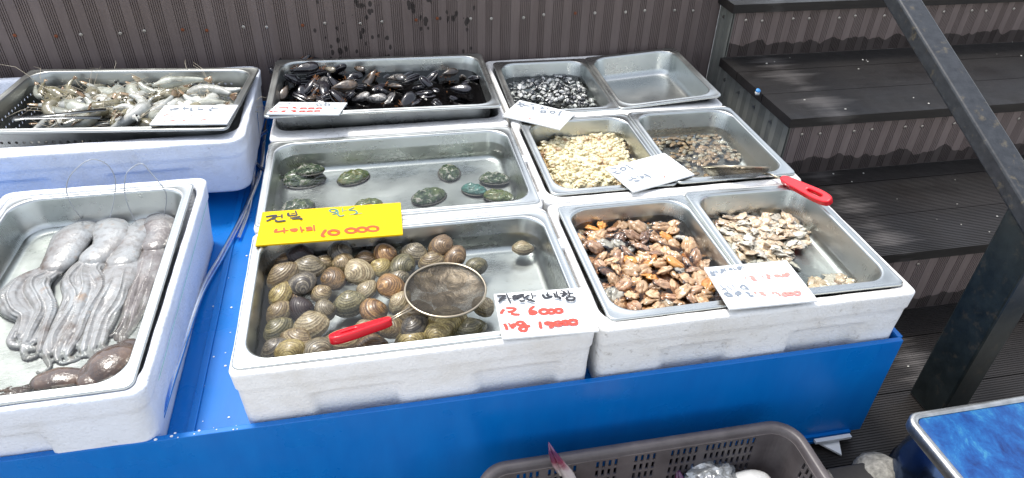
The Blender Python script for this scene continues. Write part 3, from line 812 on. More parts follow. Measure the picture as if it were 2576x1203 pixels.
protos = [mussel(1), mussel(2, .0), mussel(3, .5), mussel(4, 0, True), mussel(5, .35, True), mussel(6)]
rs = random.Random(3); sp = []
for x, y in scatter(poly, 95, .0185, rs):
    mound = .032*max(0, min(1, (-.02-x)/.22+.35)); sp.append((x, y, -.006+mound*rs.uniform(.4, 1)+rs.uniform(-.012, .010)))
ML = ['glossy black mussel in the heap of the deep pan', 'brownish streaked mussel in the heap of the deep pan', 'mussel with pale crust in the heap of the deep pan', 'pale tan mussel in the heap of the deep pan']
place_group(protos, sp, MUSM, ML, 'mussel', 'mussels heaped in the deep pan', .058, .75, (.80, .09, .09, .02))
for x, y, wpx, ang, m, zz, lab in ((575,205,240,18,0,.045,'large glossy black mussel sticking up at the back left of the pan'), (795,215,125,-35,3,.040,'tan speckled mussel propped at the back left of the heap'),
        (1065,210,130,-40,1,.035,'black mussel with an orange streak at the back of the heap'), (1425,290,150,-50,2,.025,'ribbed grey shining mussel in the middle of the heap'), (925,370,240,10,1,.030,'long brown mussel lying flat in the left middle of the heap'),
        (1890,245,160,20,1,.022,'orange-edged mussel at the back right of the dark water'), (1990,395,200,-20,0,.020,'smooth blue-black mussel at the right of the dark water'), (1220,480,200,-10,2,.026,'white-edged mussel near the front middle of the heap')):
    r = mussel(hash(lab) % 50 if False else int(x), .12 if m == 1 else 0, False); c = Z(RD, x, y, zz); q = Z(RD, x+wpx/2, y, zz)
    r.location = c; s = 2*(q-c).length*1.05; r.scale = (s, s, s*1.1); r.rotation_euler = (.5, -.15, R_(ang))
    for ch in r.children:
        if ch.get('tint'): set_mat(ch, MUSM[m])
    tag(r, lab, 'mussel', 'mussels heaped in the deep pan')
for o in bpy.data.objects:
    if 'tint' in o: del o['tint']

# ------------------------------------------------------------------ soft meats
def blob(name, seed, sx, sy, sz, amp, fr, mat, flap=0., crease=0., nu=18, nv=12):
    mb = MB(); off = Vector((seed*3.7, seed*1.3, seed))
    def fn(d):
        k = 1+amp*noise.noise(d*fr+off)+amp*.5*noise.noise(d*fr*2.3+off)
        if crease: k *= 1-crease*math.exp(-(d.y/.12)**2)*max(0, d.z)
        return k
    mb.ball((0,0,0), (sx, sy, sz), nu, nv, fn)
    if flap:
        for q in range(2):
            a = noise.noise(off+Vector((q, 0, 0)))*3+q*2.4; dx, dy = math.cos(a), math.sin(a)
            mb.tube([(dx*sx*.3, dy*sy*.3, 0), (dx*.35, dy*.35, .05), (dx*.55, dy*.55, .0), (dx*(.6+flap), dy*(.6+flap), -.05)], [.14, .15, .11, .02], 10, .28)
    return mb.build(name, mat)
def in_pan(key, x, y, m=.03):
    p = PN[key]; w2, d2 = (.1325, .1625) if key in ('fl','fr','ml','mr','bl','br') else (.265, .1625)
    dx, dy = x-p.location.x, y-p.location.y
    return abs(dx) < w2-m and abs(dy) < d2-m
# black and white oysters
RE = (1900, 180, 1.94)
OY = [m_flesh('oyster_meat', [(.28, .30, .30), (.55, .56, .54), (.72, .72, .68)], 80, .18, edge=(.50, (.012, .014, .018))),
      m_flesh('oyster_dark', [(.010, .012, .016), (.06, .065, .075), (.42, .43, .42)], 90, .18, edge=(.50, (.01, .012, .016)))]
poly = polyW(RE, [(155,300),(300,275),(440,240),(560,235),(740,260),(790,370),(875,500),(640,525),(200,430)], -.045)
rs = random.Random(5); pr = [blob('oyster_meat', k, .5, .33, .22, .45, 1.6, OY[0]) for k in range(5)]
sp = [(x, y, -.050+min(.014, edge_d(poly, x, y)*.5)+rs.uniform(-.002, .007)) for x, y in scatter(poly, 230, .0078, rs) if in_pan('bl', x, y, .026)]
place_group(pr, sp, OY, ['pale oyster meat with black frill in the back pan of the right column', 'mostly black oyster meat in the back pan of the right column'], 'oyster meat', 'oyster meat in the back pan', .0175, .6, (.74, .26))
# small brown shellfish
RG = (2400, 400, 2.4056)
SN = NT('small_brown_shell'); _v = SN.rco(); _w = SN.noise(SN.rco((1, 5, 1)), 1.6, 4, .6); _n = SN.noise(_v, .9, 3)
_c = SN.ramp(_w, [(.33, (.07, .05, .03)), (.5, (.25, .18, .10)), (.66, (.42, .34, .22))]); SN.bump(_w, .8, .002); SN = SN.set(Base_Color=_c, Roughness=.35, Coat_Weight=.4)
SN2 = m_flesh('small_grey_shell', [(.12, .10, .07), (.30, .27, .20), (.42, .38, .29)], 90, .3, bump=.6); SN3 = m_flesh('small_tan_shell', [(.16, .10, .05), (.30, .20, .11), (.45, .32, .18)], 90, .3, bump=.6)
pr = [blob('small_shellfish', 20+k, .5, .33, .24, .14, 2.2, SN3, crease=.22) for k in range(4)]
A = [(270,325),(400,300),(620,285),(860,268),(1010,300),(1075,350),(1110,430),(1190,500),(1200,545),(1060,545),(980,480),(780,500),(770,400),(620,400),(470,400),(430,470),(350,440)]
B = [(500,470),(640,465),(650,560),(740,500),(800,540),(820,590),(700,600),(560,540)]
C = [(770,440),(960,500),(980,545),(900,590),(830,600),(800,500)]
D = [(620,420),(740,425),(745,480),(650,475)]; E2 = [(650,590),(780,620),(790,660),(830,720),(740,745),(700,640)]; F2 = [(860,660),(960,690),(940,740),(850,730)]
rs = random.Random(8); sp = []
for pl, n, md in ((A, 110, .0098), (B, 14, .011), (C, 16, .010), (D, 8, .010), (E2, 9, .011), (F2, 10, .010)):
    pw = polyW(RG, pl, -.050)
    sp += [(x, y, -.0515+rs.uniform(0, .004)) for x, y in scatter(pw, n, md, rs) if in_pan('mr', x, y, .028)]
place_group(pr, sp, [SN3, SN2, SN], ['tan striated shellfish meat in the brown shellfish pan', 'greyish shellfish meat in the brown shellfish pan', 'dark striped shellfish meat in the brown shellfish pan'], 'shellfish', 'small brown shellfish in the right middle pan', .0175, .2, (.5, .3, .2), .75)
# shelled mussels
RH = (2150, 750, 2.1867)
MM = [m_flesh('meat_cream', [(.30, .16, .07), (.52, .33, .18), (.64, .46, .29)], 45, .18, edge=(.60, (.06, .04, .03))),
      m_flesh('meat_pinkish', [(.20, .10, .055), (.40, .23, .13), (.52, .35, .22)], 50, .18, edge=(.54, (.04, .022, .016))),
      m_flesh('meat_orange', [(.42, .15, .03), (.62, .27, .05), (.60, .34, .12)], 45, .16, edge=(.6, (.06, .03, .015))),
      m_flesh('meat_brown', [(.03, .015, .010), (.12, .06, .035), (.28, .16, .09)], 60, .15, edge=(.5, (.012, .008, .006))),
      m_flesh('meat_grey', [(.20, .19, .15), (.42, .40, .33), (.52, .49, .40)], 45, .18, edge=(.50, (.02, .022, .028)))]
pr = [blob('shelled_mussel', 40+k, .5, .33, .19, .42, 1.6, MM[0], crease=.35, flap=(.0, .1, 0, .08, 0, .05)[k], nu=22, nv=14) for k in range(6)]
poly = polyW(RH, [(205,345),(330,300),(560,275),(1040,290),(1200,410),(1290,600),(1340,700),(1480,950),(660,1040),(480,930),(330,640)], -.03)
rs = random.Random(9); sp = []
for lay in range(2):
    sp += [(x, y, (-.045 if lay == 0 else -.030)+min(.004, edge_d(poly, x, y)*.3)+rs.uniform(-.003, .005)) for x, y in scatter(poly, 95 if lay == 0 else 105, .0175, rs) if in_pan('fl', x, y, .034)]
place_group(pr, sp, MM, ['cream shelled mussel with dark frill in the front right heap', 'pinkish shelled mussel in the front right heap', 'bright orange shelled mussel in the front right heap', 'dark brown mussel gut piece in the front right heap', 'greyish white shelled mussel in the front right heap'], 'mussel meat', 'shelled mussels in the half pan', .034, .6, (.42, .27, .11, .10, .10))
# clam meat
RI = (2650, 750, 2.0053)
CM = [m_flesh('clam_meat_yellow', [(.42, .31, .18), (.63, .49, .34), (.72, .62, .48)], 60, .16, edge=None),
      m_flesh('clam_meat_white', [(.40, .36, .28), (.60, .56, .46), (.70, .67, .58)], 60, .16),
      m_flesh('clam_meat_brown', [(.08, .05, .04), (.30, .19, .13), (.50, .36, .25)], 60, .16, edge=(.5, (.03, .02, .02)))]
pr = [blob('clam_meat', 60+k, .44, .33, .19, .48, 1.8, CM[0], flap=.06+.03*k, crease=.2) for k in range(5)]
A = [(225,215),(350,180),(500,170),(700,185),(860,190),(960,240),(1000,330),(1010,380),(1035,440),(960,465),(880,430),(890,500),(920,570),(700,540),(480,545),(420,470),(300,310)]
B = [(1030,690),(1110,680),(1200,690),(1215,775),(1060,775)]; C = [(1190,650),(1300,660),(1390,710),(1380,745),(1240,735)]
rs = random.Random(10); sp = []; lab = []
for pl, n, md, hz in ((A, 105, .0125, .008), (A, 45, .018, .016), (B, 12, .012, .002), (C, 9, .012, .002)):
    pw = polyW(RI, pl, -.048); sp += [(x, y, -.052+hz*min(1, edge_d(pw, x, y)*40)+rs.uniform(0, .004)) for x, y in scatter(pw, n, md, rs) if in_pan('fr', x, y, .03)]
place_group(pr, sp, CM, ['yellowish clam meat with a soft foot in the front right pan', 'whitish clam meat in the front right pan', 'brownish clam meat with dark siphon in the front right pan'], 'clam meat', 'clam meat in the front right pan', .0255, .35, (.6, .36, .04), .7)
# cream curds: one mass nobody could count
CU = NT('cream_meat'); _v = CU.co(); _n = CU.noise(_v, 30, 3, .5); _n2 = CU.noise(_v, 120, 3)
_c = CU.ramp(_n, [(.30, (.56, .38, .24)), (.42, (.74, .64, .40)), (.58, (.80, .74, .50)), (.72, (.76, .62, .42))]); CU.bump(_n2, .5, .001)
CU = CU.set(Base_Color=_c, Roughness=.28, Coat_Weight=.35, Coat_Roughness=.12)
poly = polyW(RE, [(370,740),(460,700),(540,655),(750,650),(940,645),(1060,710),(1130,850),(1160,960),(1000,1085),(580,1100),(480,1010),(420,880)], -.035)
rs = random.Random(11); mb = MB(); pts = []
for lay, (zz, n, md) in enumerate(((-.050, 300, .0095), (-.034, 620, .0068))):
    for x, y in scatter(poly, n, md, rs, 14000):
        if not in_pan('ml', x, y, .026): continue
        e = min(1, edge_d(poly, x, y)*45); z = zz*e+(-.052)*(1-e)+rs.uniform(-.003, .005)
        for q in range(2):
            s = rs.uniform(.0030, .0056); off = Vector((x*90, y*90, q*5))
            mb.ball((x+rs.uniform(-.004, .004), y+rs.uniform(-.004, .004), z+rs.uniform(-.002, .004)), (s*rs.uniform(.8, 1.4), s*rs.uniform(.7, 1.1), s*rs.uniform(.5, .9)), 10, 7, lambda d: 1+.9*noise.noise(d*1.7+off))
gx = [p[0] for p in poly]; gy = [p[1] for p in poly]; n_ = 60; G_ = []
for j in range(n_+1):
    row = []
    for i in range(n_+1):
        x = min(gx)+(max(gx)-min(gx))*i/n_; y = min(gy)+(max(gy)-min(gy))*j/n_
        ins = inside(poly, x, y) and in_pan('ml', x, y, .024); e = min(1, edge_d(poly, x, y)*50) if ins else 0
        row.append((x, y, -.0575+e*.026+e*.003*noise.noise(Vector((x*160, y*160, 3)))))
    G_.append(row)
mb.loft(G_, closed=False)
tag(mb.build('cream_meat', CU), 'mound of cream yellow curdy shellfish meat filling the half pan', 'shellfish meat', kind='stuff')

# ------------------------------------------------------------------ shrimps
SHM = [m_flesh('shrimp_pale', [(.14, .14, .11), (.30, .31, .26), (.44, .45, .39)], 55, .2, bump=.35), m_flesh('shrimp_white', [(.30, .31, .28), (.48, .49, .45), (.66, .66, .62)], 55, .25, bump=.35),
       m_flesh('shrimp_olive', [(.10, .09, .05), (.21, .19, .12), (.34, .32, .24)], 55, .2, bump=.35)]
SHT = m_flesh('shrimp_tail', [(.16, .07, .03), (.34, .22, .12), (.30, .27, .18)], 70, .25); SHL = m_plain('shrimp_legs', (.50, .44, .33), .35, nscale=80, var=.3); EYE = m_plain('shrimp_eye', (.004, .004, .004), .1)
def shrimp(seed, bend):
    rs = random.Random(seed); root = empty('shrimp', (0,0,0)); pts = []; rad = []; n = 34
    x = y = 0.; a = R_(0)
    for i in range(n):
        t = i/(n-1); pts.append((x, y, 0)); k = .5-.5*math.cos(min(1, t*3.2)*math.pi)
        r = .135*(.3+.7*k) if t < .3 else .135*(1-.74*((t-.3)/.7)**1.3)
        if t > .34: r *= 1+.07*(1-((t-.34)*9.5 % 1))
        rad.append(r); a -= bend/n*(.2 if t < .3 else 1.35); x += math.cos(a)/n; y += math.sin(a)/n
    cx = sum(p[0] for p in pts)/n; cy = sum(p[1] for p in pts)/n; pts = [(p[0]-cx, p[1]-cy, 0) for p in pts]
    mb = MB(); mb.tube(pts, rad, 14, .85); b = mb.build('body', SHM[0], root); b['tint'] = 1
    mb = MB(); mb.tube([Vector(pts[2])+Vector((.02,.03,.02)), Vector(pts[0])+Vector((-.07,.05,.02)), Vector(pts[0])+Vector((-.20,.085,.02))], [.022,.016,.002], 6); mb.build('rostrum', SHM[0], root)
    end = Vector(pts[-1]); d = (end-Vector(pts[-3])).normalized(); pr = Vector((-d.y, d.x, 0))
    mb = MB()
    for q in (-1.5, -.6, 0, .6, 1.5):
        dd = (d+Vector((0,0,1))*q*.18+pr*q*.22).normalized(); mb.tube([end-d*.02, end+dd*.06, end+dd*.13, end+dd*.17], [.016,.034,.030,.006], 8, .25)
    mb.build('tail_fan', SHT, root)
    mb = MB()
    for q in range(10):
        i = int(n*(.12+.055*q)); p = Vector(pts[min(i, n-3)]); tt = (Vector(pts[min(i+1, n-2)])-p).normalized(); dn = Vector((tt.y, -tt.x, 0)); L = .07 if q < 6 else .04
        for sg in (-1, 1):
            mb.tube([p+dn*.05, p+dn*(.06+L*.55)+Vector((-.03, 0, sg*.05)), p+dn*(.05+L)+Vector((-.08+rs.uniform(-.03,.03), 0, sg*.07))], [.013,.009,.003], 5)
    mb.build('legs', SHL, root)
    mb = MB(); p0 = Vector(pts[0])
    for q in range(2):
        e = Vector((-.25-.5*rs.random(), rs.uniform(-.35, .45), rs.uniform(-.05, .3)))
        mb.tube([p0, p0+e*.35+Vector((0,0,.08)), p0+e*.7+Vector((0, rs.uniform(-.1,.1), .10)), p0+e*1.1], [.006,.0045,.0035,.002], 4)
    mb.build('antennae', SHL, root)
    mb = MB(); mb.ball(p0+Vector((.02, .02, .065)), .020, 8, 6); mb.ball(p0+Vector((.02, .02, -.065)), .020, 8, 6); mb.build('eyes', EYE, root)
    return root
RS_ = (0, 200, 2.005)
pr = [shrimp(1, 1.0), shrimp(2, 2.0), shrimp(3, 2.9), shrimp(4, .4)]
SH = [(1395,240,420,22,3,0,.066,'large grey shrimp lying on top of the heap, tail over the back rim'),
 (560,290,230,150,1,2,.040,'olive shrimp with its tail standing up at the back left of the heap'), (300,330,240,140,0,0,.036,'pale shrimp with red tipped tail pointing up at the left'),
 (330,300,210,120,0,2,.042,'shrimp with orange tail fan raised beside the red tipped one'), (1000,455,280,10,1,1,.042,'white curled shrimp in front middle crossing the tongs tip')]
used = set(); rs = random.Random(12)
def put_shrimp(v, loc, rot, s, m, lab):
    o = pr[v] if v not in used else dup(pr[v]); used.add(v); o.location = loc; o.rotation_euler = rot; o.scale = (s, s, s)
    for ch in o.children:
        if ch.get('tint') or ch.name.startswith('rostrum'): set_mat(ch, SHM[m])
    tag(o, lab, 'shrimp', 'raw shrimps in the perforated pan'); return o
for x, y, wpx, ang, v, m, zz, lab in SH:
    c = Z(RS_, x, y, zz); q = Z(RS_, x+wpx/2, y, zz); s = 2*(q-c).length*.95
    up = R_(-50) if 'up' in lab or 'raised' in lab else .2
    put_shrimp(v, c, (up*.6, 0, R_(ang)), min(s, .15), m, lab)
poly = polyW(RS_, [(-90,400),(120,380),(270,330),(560,310),(1100,300),(1800,290),(1830,400),(1800,520),(1100,545),(-90,545)], .02)
k = 0
for lay in range(2):
    for x, y in scatter(poly, 55, .0205, rs):
        lx = (x+.583)*math.cos(R_(7))-(y-.670)*math.sin(R_(7)); ly = (x+.583)*math.sin(R_(7))+(y-.670)*math.cos(R_(7))
        if abs(lx) > .195 or abs(ly) > .105: continue
        m = rs.choices((0, 1, 2), (.4, .35, .25))[0]
        put_shrimp(rs.randrange(4), (x, y, .006+.019*lay+rs.uniform(-.003, .006)), (rs.uniform(-.5, .5)+(math.pi if rs.random() < .3 else 0), rs.uniform(-.25, .25), rs.uniform(0, 6.28)), rs.uniform(.105, .140), m,
          ('greenish grey raw shrimp in the perforated pan heap', 'white iced raw shrimp in the perforated pan heap', 'olive brown raw shrimp in the perforated pan heap')[m])
for o in bpy.data.objects:
    if 'tint' in o: del o['tint']
# tongs
tg = empty('tongs', Z(RS_, 80, 530, .058)); tag(tg, 'dark steel tongs lying over the front of the shrimps', 'tongs')
TG = m_plain('tongs_steel', (.16, .17, .17), .25, 1); base = Vector(tg.location)
for dy, e in ((0, (830,455)), (.012, (790,520))):
    mb = MB(); a = Z(RS_, 85, 535-dy*900, .060); b = Z(RS_, e[0], e[1], .052); dirn = (b-a)
    mb.tube([a-base, a-base+dirn*.05, a-base+dirn*.15, a-base+dirn*.5, b-base], [.004, .012, .007, .006, .008], 12, .22); mb.build('arm', TG, tg)
# ------------------------------------------------------------------ octopuses
OC = NT('octopus_skin'); _v = OC.co(); _n = OC.noise(_v, 16, 5, .6); _n2 = OC.noise(_v, 230, 3, .6); _n3 = OC.noise(_v, 75, 3)
_c = OC.ramp(_n, [(.32, (.12, .09, .07)), (.42, (.24, .235, .225)), (.62, (.34, .355, .355)), (.74, (.28, .19, .12))]); 
_c = OC.mix(OC.math('MULTIPLY', OC.ramp(_n3, [(.50, 0), (.68, 1)]), .5), _c, (.13, .115, .10))
OC.bump(OC.math('ADD', _n2, OC.math('MULTIPLY', _n3, 1.5)), .45, .0016); OC = OC.set(Base_Color=_c, Roughness=.24, Coat_Weight=.45, Coat_Roughness=.05)
OD = NT('octopus_brown_skin'); _v = OD.co(); _n = OD.noise(_v, 22, 5, .65); _n2 = OD.noise(_v, 200, 3, .6)
_c = OD.ramp(_n, [(.30, (.020, .011, .006)), (.5, (.07, .036, .018)), (.66, (.15, .085, .045)), (.8, (.14, .12, .10))]); OD.bump(_n2, .6, .002); OD = OD.set(Base_Color=_c, Roughness=.14, Coat_Weight=.9, Coat_Roughness=.05)
OG = NT('octopus_mottled_skin'); _v = OG.co(); _n = OG.noise(_v, 24, 5, .65); _n2 = OG.noise(_v, 200, 3, .6)
_c = OG.ramp(_n, [(.30, (.08, .06, .05)), (.5, (.17, .15, .14)), (.66, (.25, .245, .235)), (.8, (.30, .29, .28))]); OG.bump(_n2, .6, .002); OG = OG.set(Base_Color=_c, Roughness=.16, Coat_Weight=.8, Coat_Roughness=.05)
RO = (0, 650, 2.005); RP = (0, 1250, 1.947); OZ = -.040
def catmull(pts, n=7):
    out = []
    for i in range(len(pts)-1):
        p0, p1, p2, p3 = pts[max(i-1, 0)], pts[i], pts[i+1], pts[min(i+2, len(pts)-1)]
        for k in range(n):
            t = k/n; out.append(.5*((2*p1)+(p2-p0)*t+(2*p0-5*p1+4*p2-p3)*t*t+(3*p1-p0-3*p2+p3)*t**3))
    out.append(pts[-1]); return out
def octo(label, mantle, arms, mat, hz=.018, group='octopuses in the long left tray'):

    o0 = Z(*mantle[0][:3], OZ); mb = MB(); rs = random.Random(len(label))
    st = [Vector((*Z(r, x, y, OZ)[:2], OZ-.009+rad*.62)) for r, x, y, rad in mantle]
    pp = catmull(st, 6); rr_ = np.interp(np.linspace(0, 1, len(pp)), np.linspace(0, 1, len(mantle)), [m[3] for m in mantle])
    mb.tube([p-o0 for p in pp], list(rr_), 22, .66)
    mb.ball(st[0]-o0, (mantle[0][3], mantle[0][3], mantle[0][3]*.62), 20, 12)
    for arm in arms:
        rads = [a[3]*.78 for a in arm]; pa = [Vector((*Z(a[0], a[1], a[2], OZ)[:2], OZ-.011+a[3]*.9+(a[4] if len(a) > 4 else 0))) for a in arm]
        pc = catmull(pa, 7); rc = np.interp(np.linspace(0, 1, len(pc)), np.linspace(0, 1, len(rads)), rads)
        mb.tube([p-o0 for p in pc], list(rc), 12, .9)
        side = rs.choice((-1, 1))
        for i in range(2, len(pc)-1):          # sucker cups along each arm
            t = (pc[i+1]-pc[i-1]).normalized(); sd = Vector((-t.y, t.x, 0))*side; r = rc[i]
            c = pc[i]-o0+sd*r*.75+Vector((0, 0, r*.62))
            if r > .003: mb.ball(c, r*.34, 8, 6)
    me_o = mb.build('octopus', mat)
    m = me_o.modifiers.new('skin', 'REMESH'); m.mode = 'VOXEL'; m.voxel_size = .0019; m.use_smooth_shade = True
    m = me_o.modifiers.new('soften', 'SMOOTH'); m.factor = .5; m.iterations = 3
    me_o.location = o0
    return tag(me_o, label, 'octopus', group)
def sh(arm, dx, dy=0, k=1.): return [(a[0], a[1]+dx*min(1, i/2.), a[2]+dy*min(1, i/2.), a[3]*k) for i, a in enumerate(arm)]
def bundle(path, n, seed, r0=2.2, taper=.35, extra=None):
    """arms lying side by side along one path; each station = (reg, x, y, half width of the bundle in sheet px)"""
    rs = random.Random(seed); ctr = []; hw = []
    for reg, x, y, h in path:
        c = Z(reg, x, y, OZ); ctr.append(Vector((c.x, c.y, 0))); hw.append((Z(reg, x+h, y, OZ)-c).length)
    ctr = catmull(ctr, 9); m = len(ctr); hw = np.interp(np.linspace(0, 1, m), np.linspace(0, 1, len(hw)), hw); arms = []
    for a in range(n):
        u = (a+.5)/n*2-1; ln = rs.uniform(.78, 1.0); ph = rs.uniform(0, 6.28); fr = rs.uniform(1.2, 2.6); A = []
        for i in range(int(m*ln)):
            t = i/(m-1); tn = (ctr[min(i+1, m-1)]-ctr[max(i-1, 0)]).normalized(); sd = Vector((-tn.y, tn.x, 0))
            gap = 2*hw[i]/n; r = max(.0022, gap*.5*r0*(1-taper*t))
            off = u*hw[i]*(1+.0*t)+gap*.42*math.sin(fr*t*6.28+ph)*min(1, t*3)
            A.append((ctr[i]+sd*off, r, (a % 2)*r*.45*min(1, t*4)))
        p = A[-1][0]; d = (A[-1][0]-A[-3][0]).normalized(); r = A[-1][1]; sg = rs.choice((-1, 1)); R0 = r*2.6
        for k in range(1, 15):                           # curled tip
            d = Matrix.Rotation(sg*R_(22), 3, 'Z') @ d; p = p+d*R0*(1-k/20)*.42; A.append((p, r*(1-k/16), 0))
        arms.append(A)
    return arms
def octo(label, mantle, arms, mat, web=(), group='octopuses in the long left tray'):
    """mantle stations (reg,x,y,radius) and arms, grown into one continuous skin by a voxel remesh"""
    o0 = Z(*mantle[0][:3], OZ); mb = MB(); rs = random.Random(len(label)); F0 = OZ-.012
    pp = catmull([Vector((*Z(q, x, y, OZ)[:2], F0+rad*.44)) for q, x, y, rad in mantle], 6)
    rr_ = np.interp(np.linspace(0, 1, len(pp)), np.linspace(0, 1, len(mantle)), [m[3] for m in mantle])
    mb.tube([p-o0 for p in pp], list(rr_), 26, .46)
    if web:                                              # web between the arm roots
        wp = catmull([Vector((*Z(q, x, y, OZ)[:2], F0+rad*.30)) for q, x, y, rad in web], 6); wr = np.interp(np.linspace(0, 1, len(wp)), np.linspace(0, 1, len(web)), [m[3] for m in web])
        mb.tube([p-o0 for p in wp], [q*max(.25, 1-(k/len(wr))**2.2) for k, q in enumerate(wr)], 26, .30)
    for e in (0, -1): mb.ball(pp[e]-o0, (rr_[e], rr_[e], rr_[e]*.46), 20, 12)
    for A in arms:
        pc = [Vector((p.x, p.y, F0+r*.9+dz)) for p, r, dz in A]; rc = [r for p, r, dz in A]
        mb.tube([p-o0 for p in pc], rc, 12, .95)
        side = rs.choice((-1, 1))
        for i in range(4, len(pc)-6, 1):                 # sucker cups
            t = (pc[i+1]-pc[i-1]).normalized(); sd = Vector((-t.y, t.x, 0))*side
            for w_ in (.35, .85):
                mb.ball(pc[i]-o0+sd*rc[i]*w_+Vector((0, 0, rc[i]*math.sqrt(max(0, 1-w_*w_))*.98)), max(.0016, rc[i]*.26), 7, 5)
    me_o = mb.build('octopus', mat)
    m = me_o.modifiers.new('skin', 'REMESH'); m.mode = 'VOXEL'; m.voxel_size = .0013; m.use_smooth_shade = True
    m = me_o.modifiers.new('soften', 'SMOOTH'); m.factor = .5; m.iterations = 2
    me_o.location = o0
    return tag(me_o, label, 'octopus', group)
octo('leftmost long pale octopus with arms sweeping out to the left', [(RO,690,440,.018),(RO,640,500,.030),(RO,580,570,.036),(RO,530,650,.033),(RO,490,710,.030),(RO,440,770,.026)],
  bundle([(RO,455,750,60),(RO,350,830,100),(RO,235,910,140),(RO,190,1000,165),(RO,240,1080,165),(RO,290,1150,150),(RP,230,70,135),(RP,185,180,125),(RP,175,270,95)], 6, 1), OC, [(RO,470,740,.026),(RO,370,820,.027),(RO,270,890,.030),(RO,220,970,.028),(RO,230,1040,.020)])
octo('second octopus from the left with an orange patch and coiled arms', [(RO,810,430,.018),(RO,860,490,.032),(RO,890,560,.034),(RO,850,640,.031),(RO,760,710,.029)],
  bundle([(RO,760,710,75),(RO,670,790,110),(RO,630,890,140),(RO,650,990,140),(RO,620,1090,130),(RP,530,30,120),(RP,465,130,120),(RP,430,230,110),(RP,430,300,80)], 6, 2), OC, [(RO,760,710,.028),(RO,690,790,.030),(RO,650,880,.030),(RO,640,960,.022)])
octo('third octopus from the left with long smooth pale arms', [(RO,1110,440,.018),(RO,1080,510,.028),(RO,1040,590,.028),(RO,1000,660,.026),(RO,960,740,.028)],
  bundle([(RO,970,740,70),(RO,930,840,110),(RO,890,950,115),(RO,830,1070,105),(RO,780,1170,95),(RP,710,100,105),(RP,660,190,95),(RP,630,270,65)], 5, 3, 2.0, .35)+
  bundle([(RO,960,1000,30),(RO,900,1140,30),(RP,790,60,30),(RP,730,150,30),(RP,700,240,32),(RP,680,330,34),(RP,650,410,30),(RP,640,450,20)], 1, 13, .9, .25), OC, [(RO,970,740,.028),(RO,935,830,.034),(RO,895,940,.037),(RO,845,1060,.032),(RO,780,1170,.022)])
octo('rightmost octopus with a mottled brown head against the pan edge', [(RO,1230,405,.022),(RO,1250,470,.032),(RO,1260,540,.028),(RO,1215,610,.025)],
  bundle([(RO,1200,620,60),(RO,1170,720,90),(RO,1150,830,90),(RO,1110,940,90),(RO,1060,1050,90),(RO,1010,1150,80),(RP,940,50,75),(RP,890,120,75),(RP,890,180,55)], 5, 4, 2.0, .45), OG, [(RO,1205,625,.021),(RO,1175,730,.028),(RO,1140,850,.029),(RO,1095,970,.024),(RO,1050,1070,.018)])
octo('dark brown octopus mantle with white sparkle at the front right corner', [(RP,965,205,.020),(RP,920,260,.030),(RP,860,320,.034),(RP,780,390,.032),(RP,700,440,.022)],
  bundle([(RP,700,440,30),(RP,650,400,35),(RP,680,330,35),(RP,760,260,30)], 2, 5), OD)
octo('brown octopus lying along the front wall of the tray', [(RP,610,415,.015),(RP,520,425,.019),(RP,420,435,.021),(RP,320,455,.018)],
  bundle([(RP,420,440,45),(RP,300,455,50),(RP,200,490,40),(RP,90,510,38),(RP,-40,530,35)], 5, 6), OD)
# fishing line loops tied to the octopuses
for pts, lab in ((((640,410,-.03),(560,300,.03),(520,180,.06),(560,60,.10),(700,-50,.12),(830,-20,.10),(900,90,.06),(895,250,.02),(860,400,-.02)), 'left loop of clear fishing line tied to two octopus heads'),
                 (((1060,430,-.03),(1000,300,.02),(975,180,.05),(990,60,.08),(1050,0,.09),(1115,-20,.10),(1180,50,.08),(1280,170,.05),(1305,250,.02),(1285,385,-.02)), 'right loop of clear fishing line tied to the mottled octopus')):
    pw = catmull([Z(RO, x, y, z) for x, y, z in pts], 8); mb = MB(); mb.tube([p-pw[0] for p in pw], .0009, 6); o = mb.build('fishing_line', LINE); o.location = pw[0]; tag(o, lab, 'fishing line')

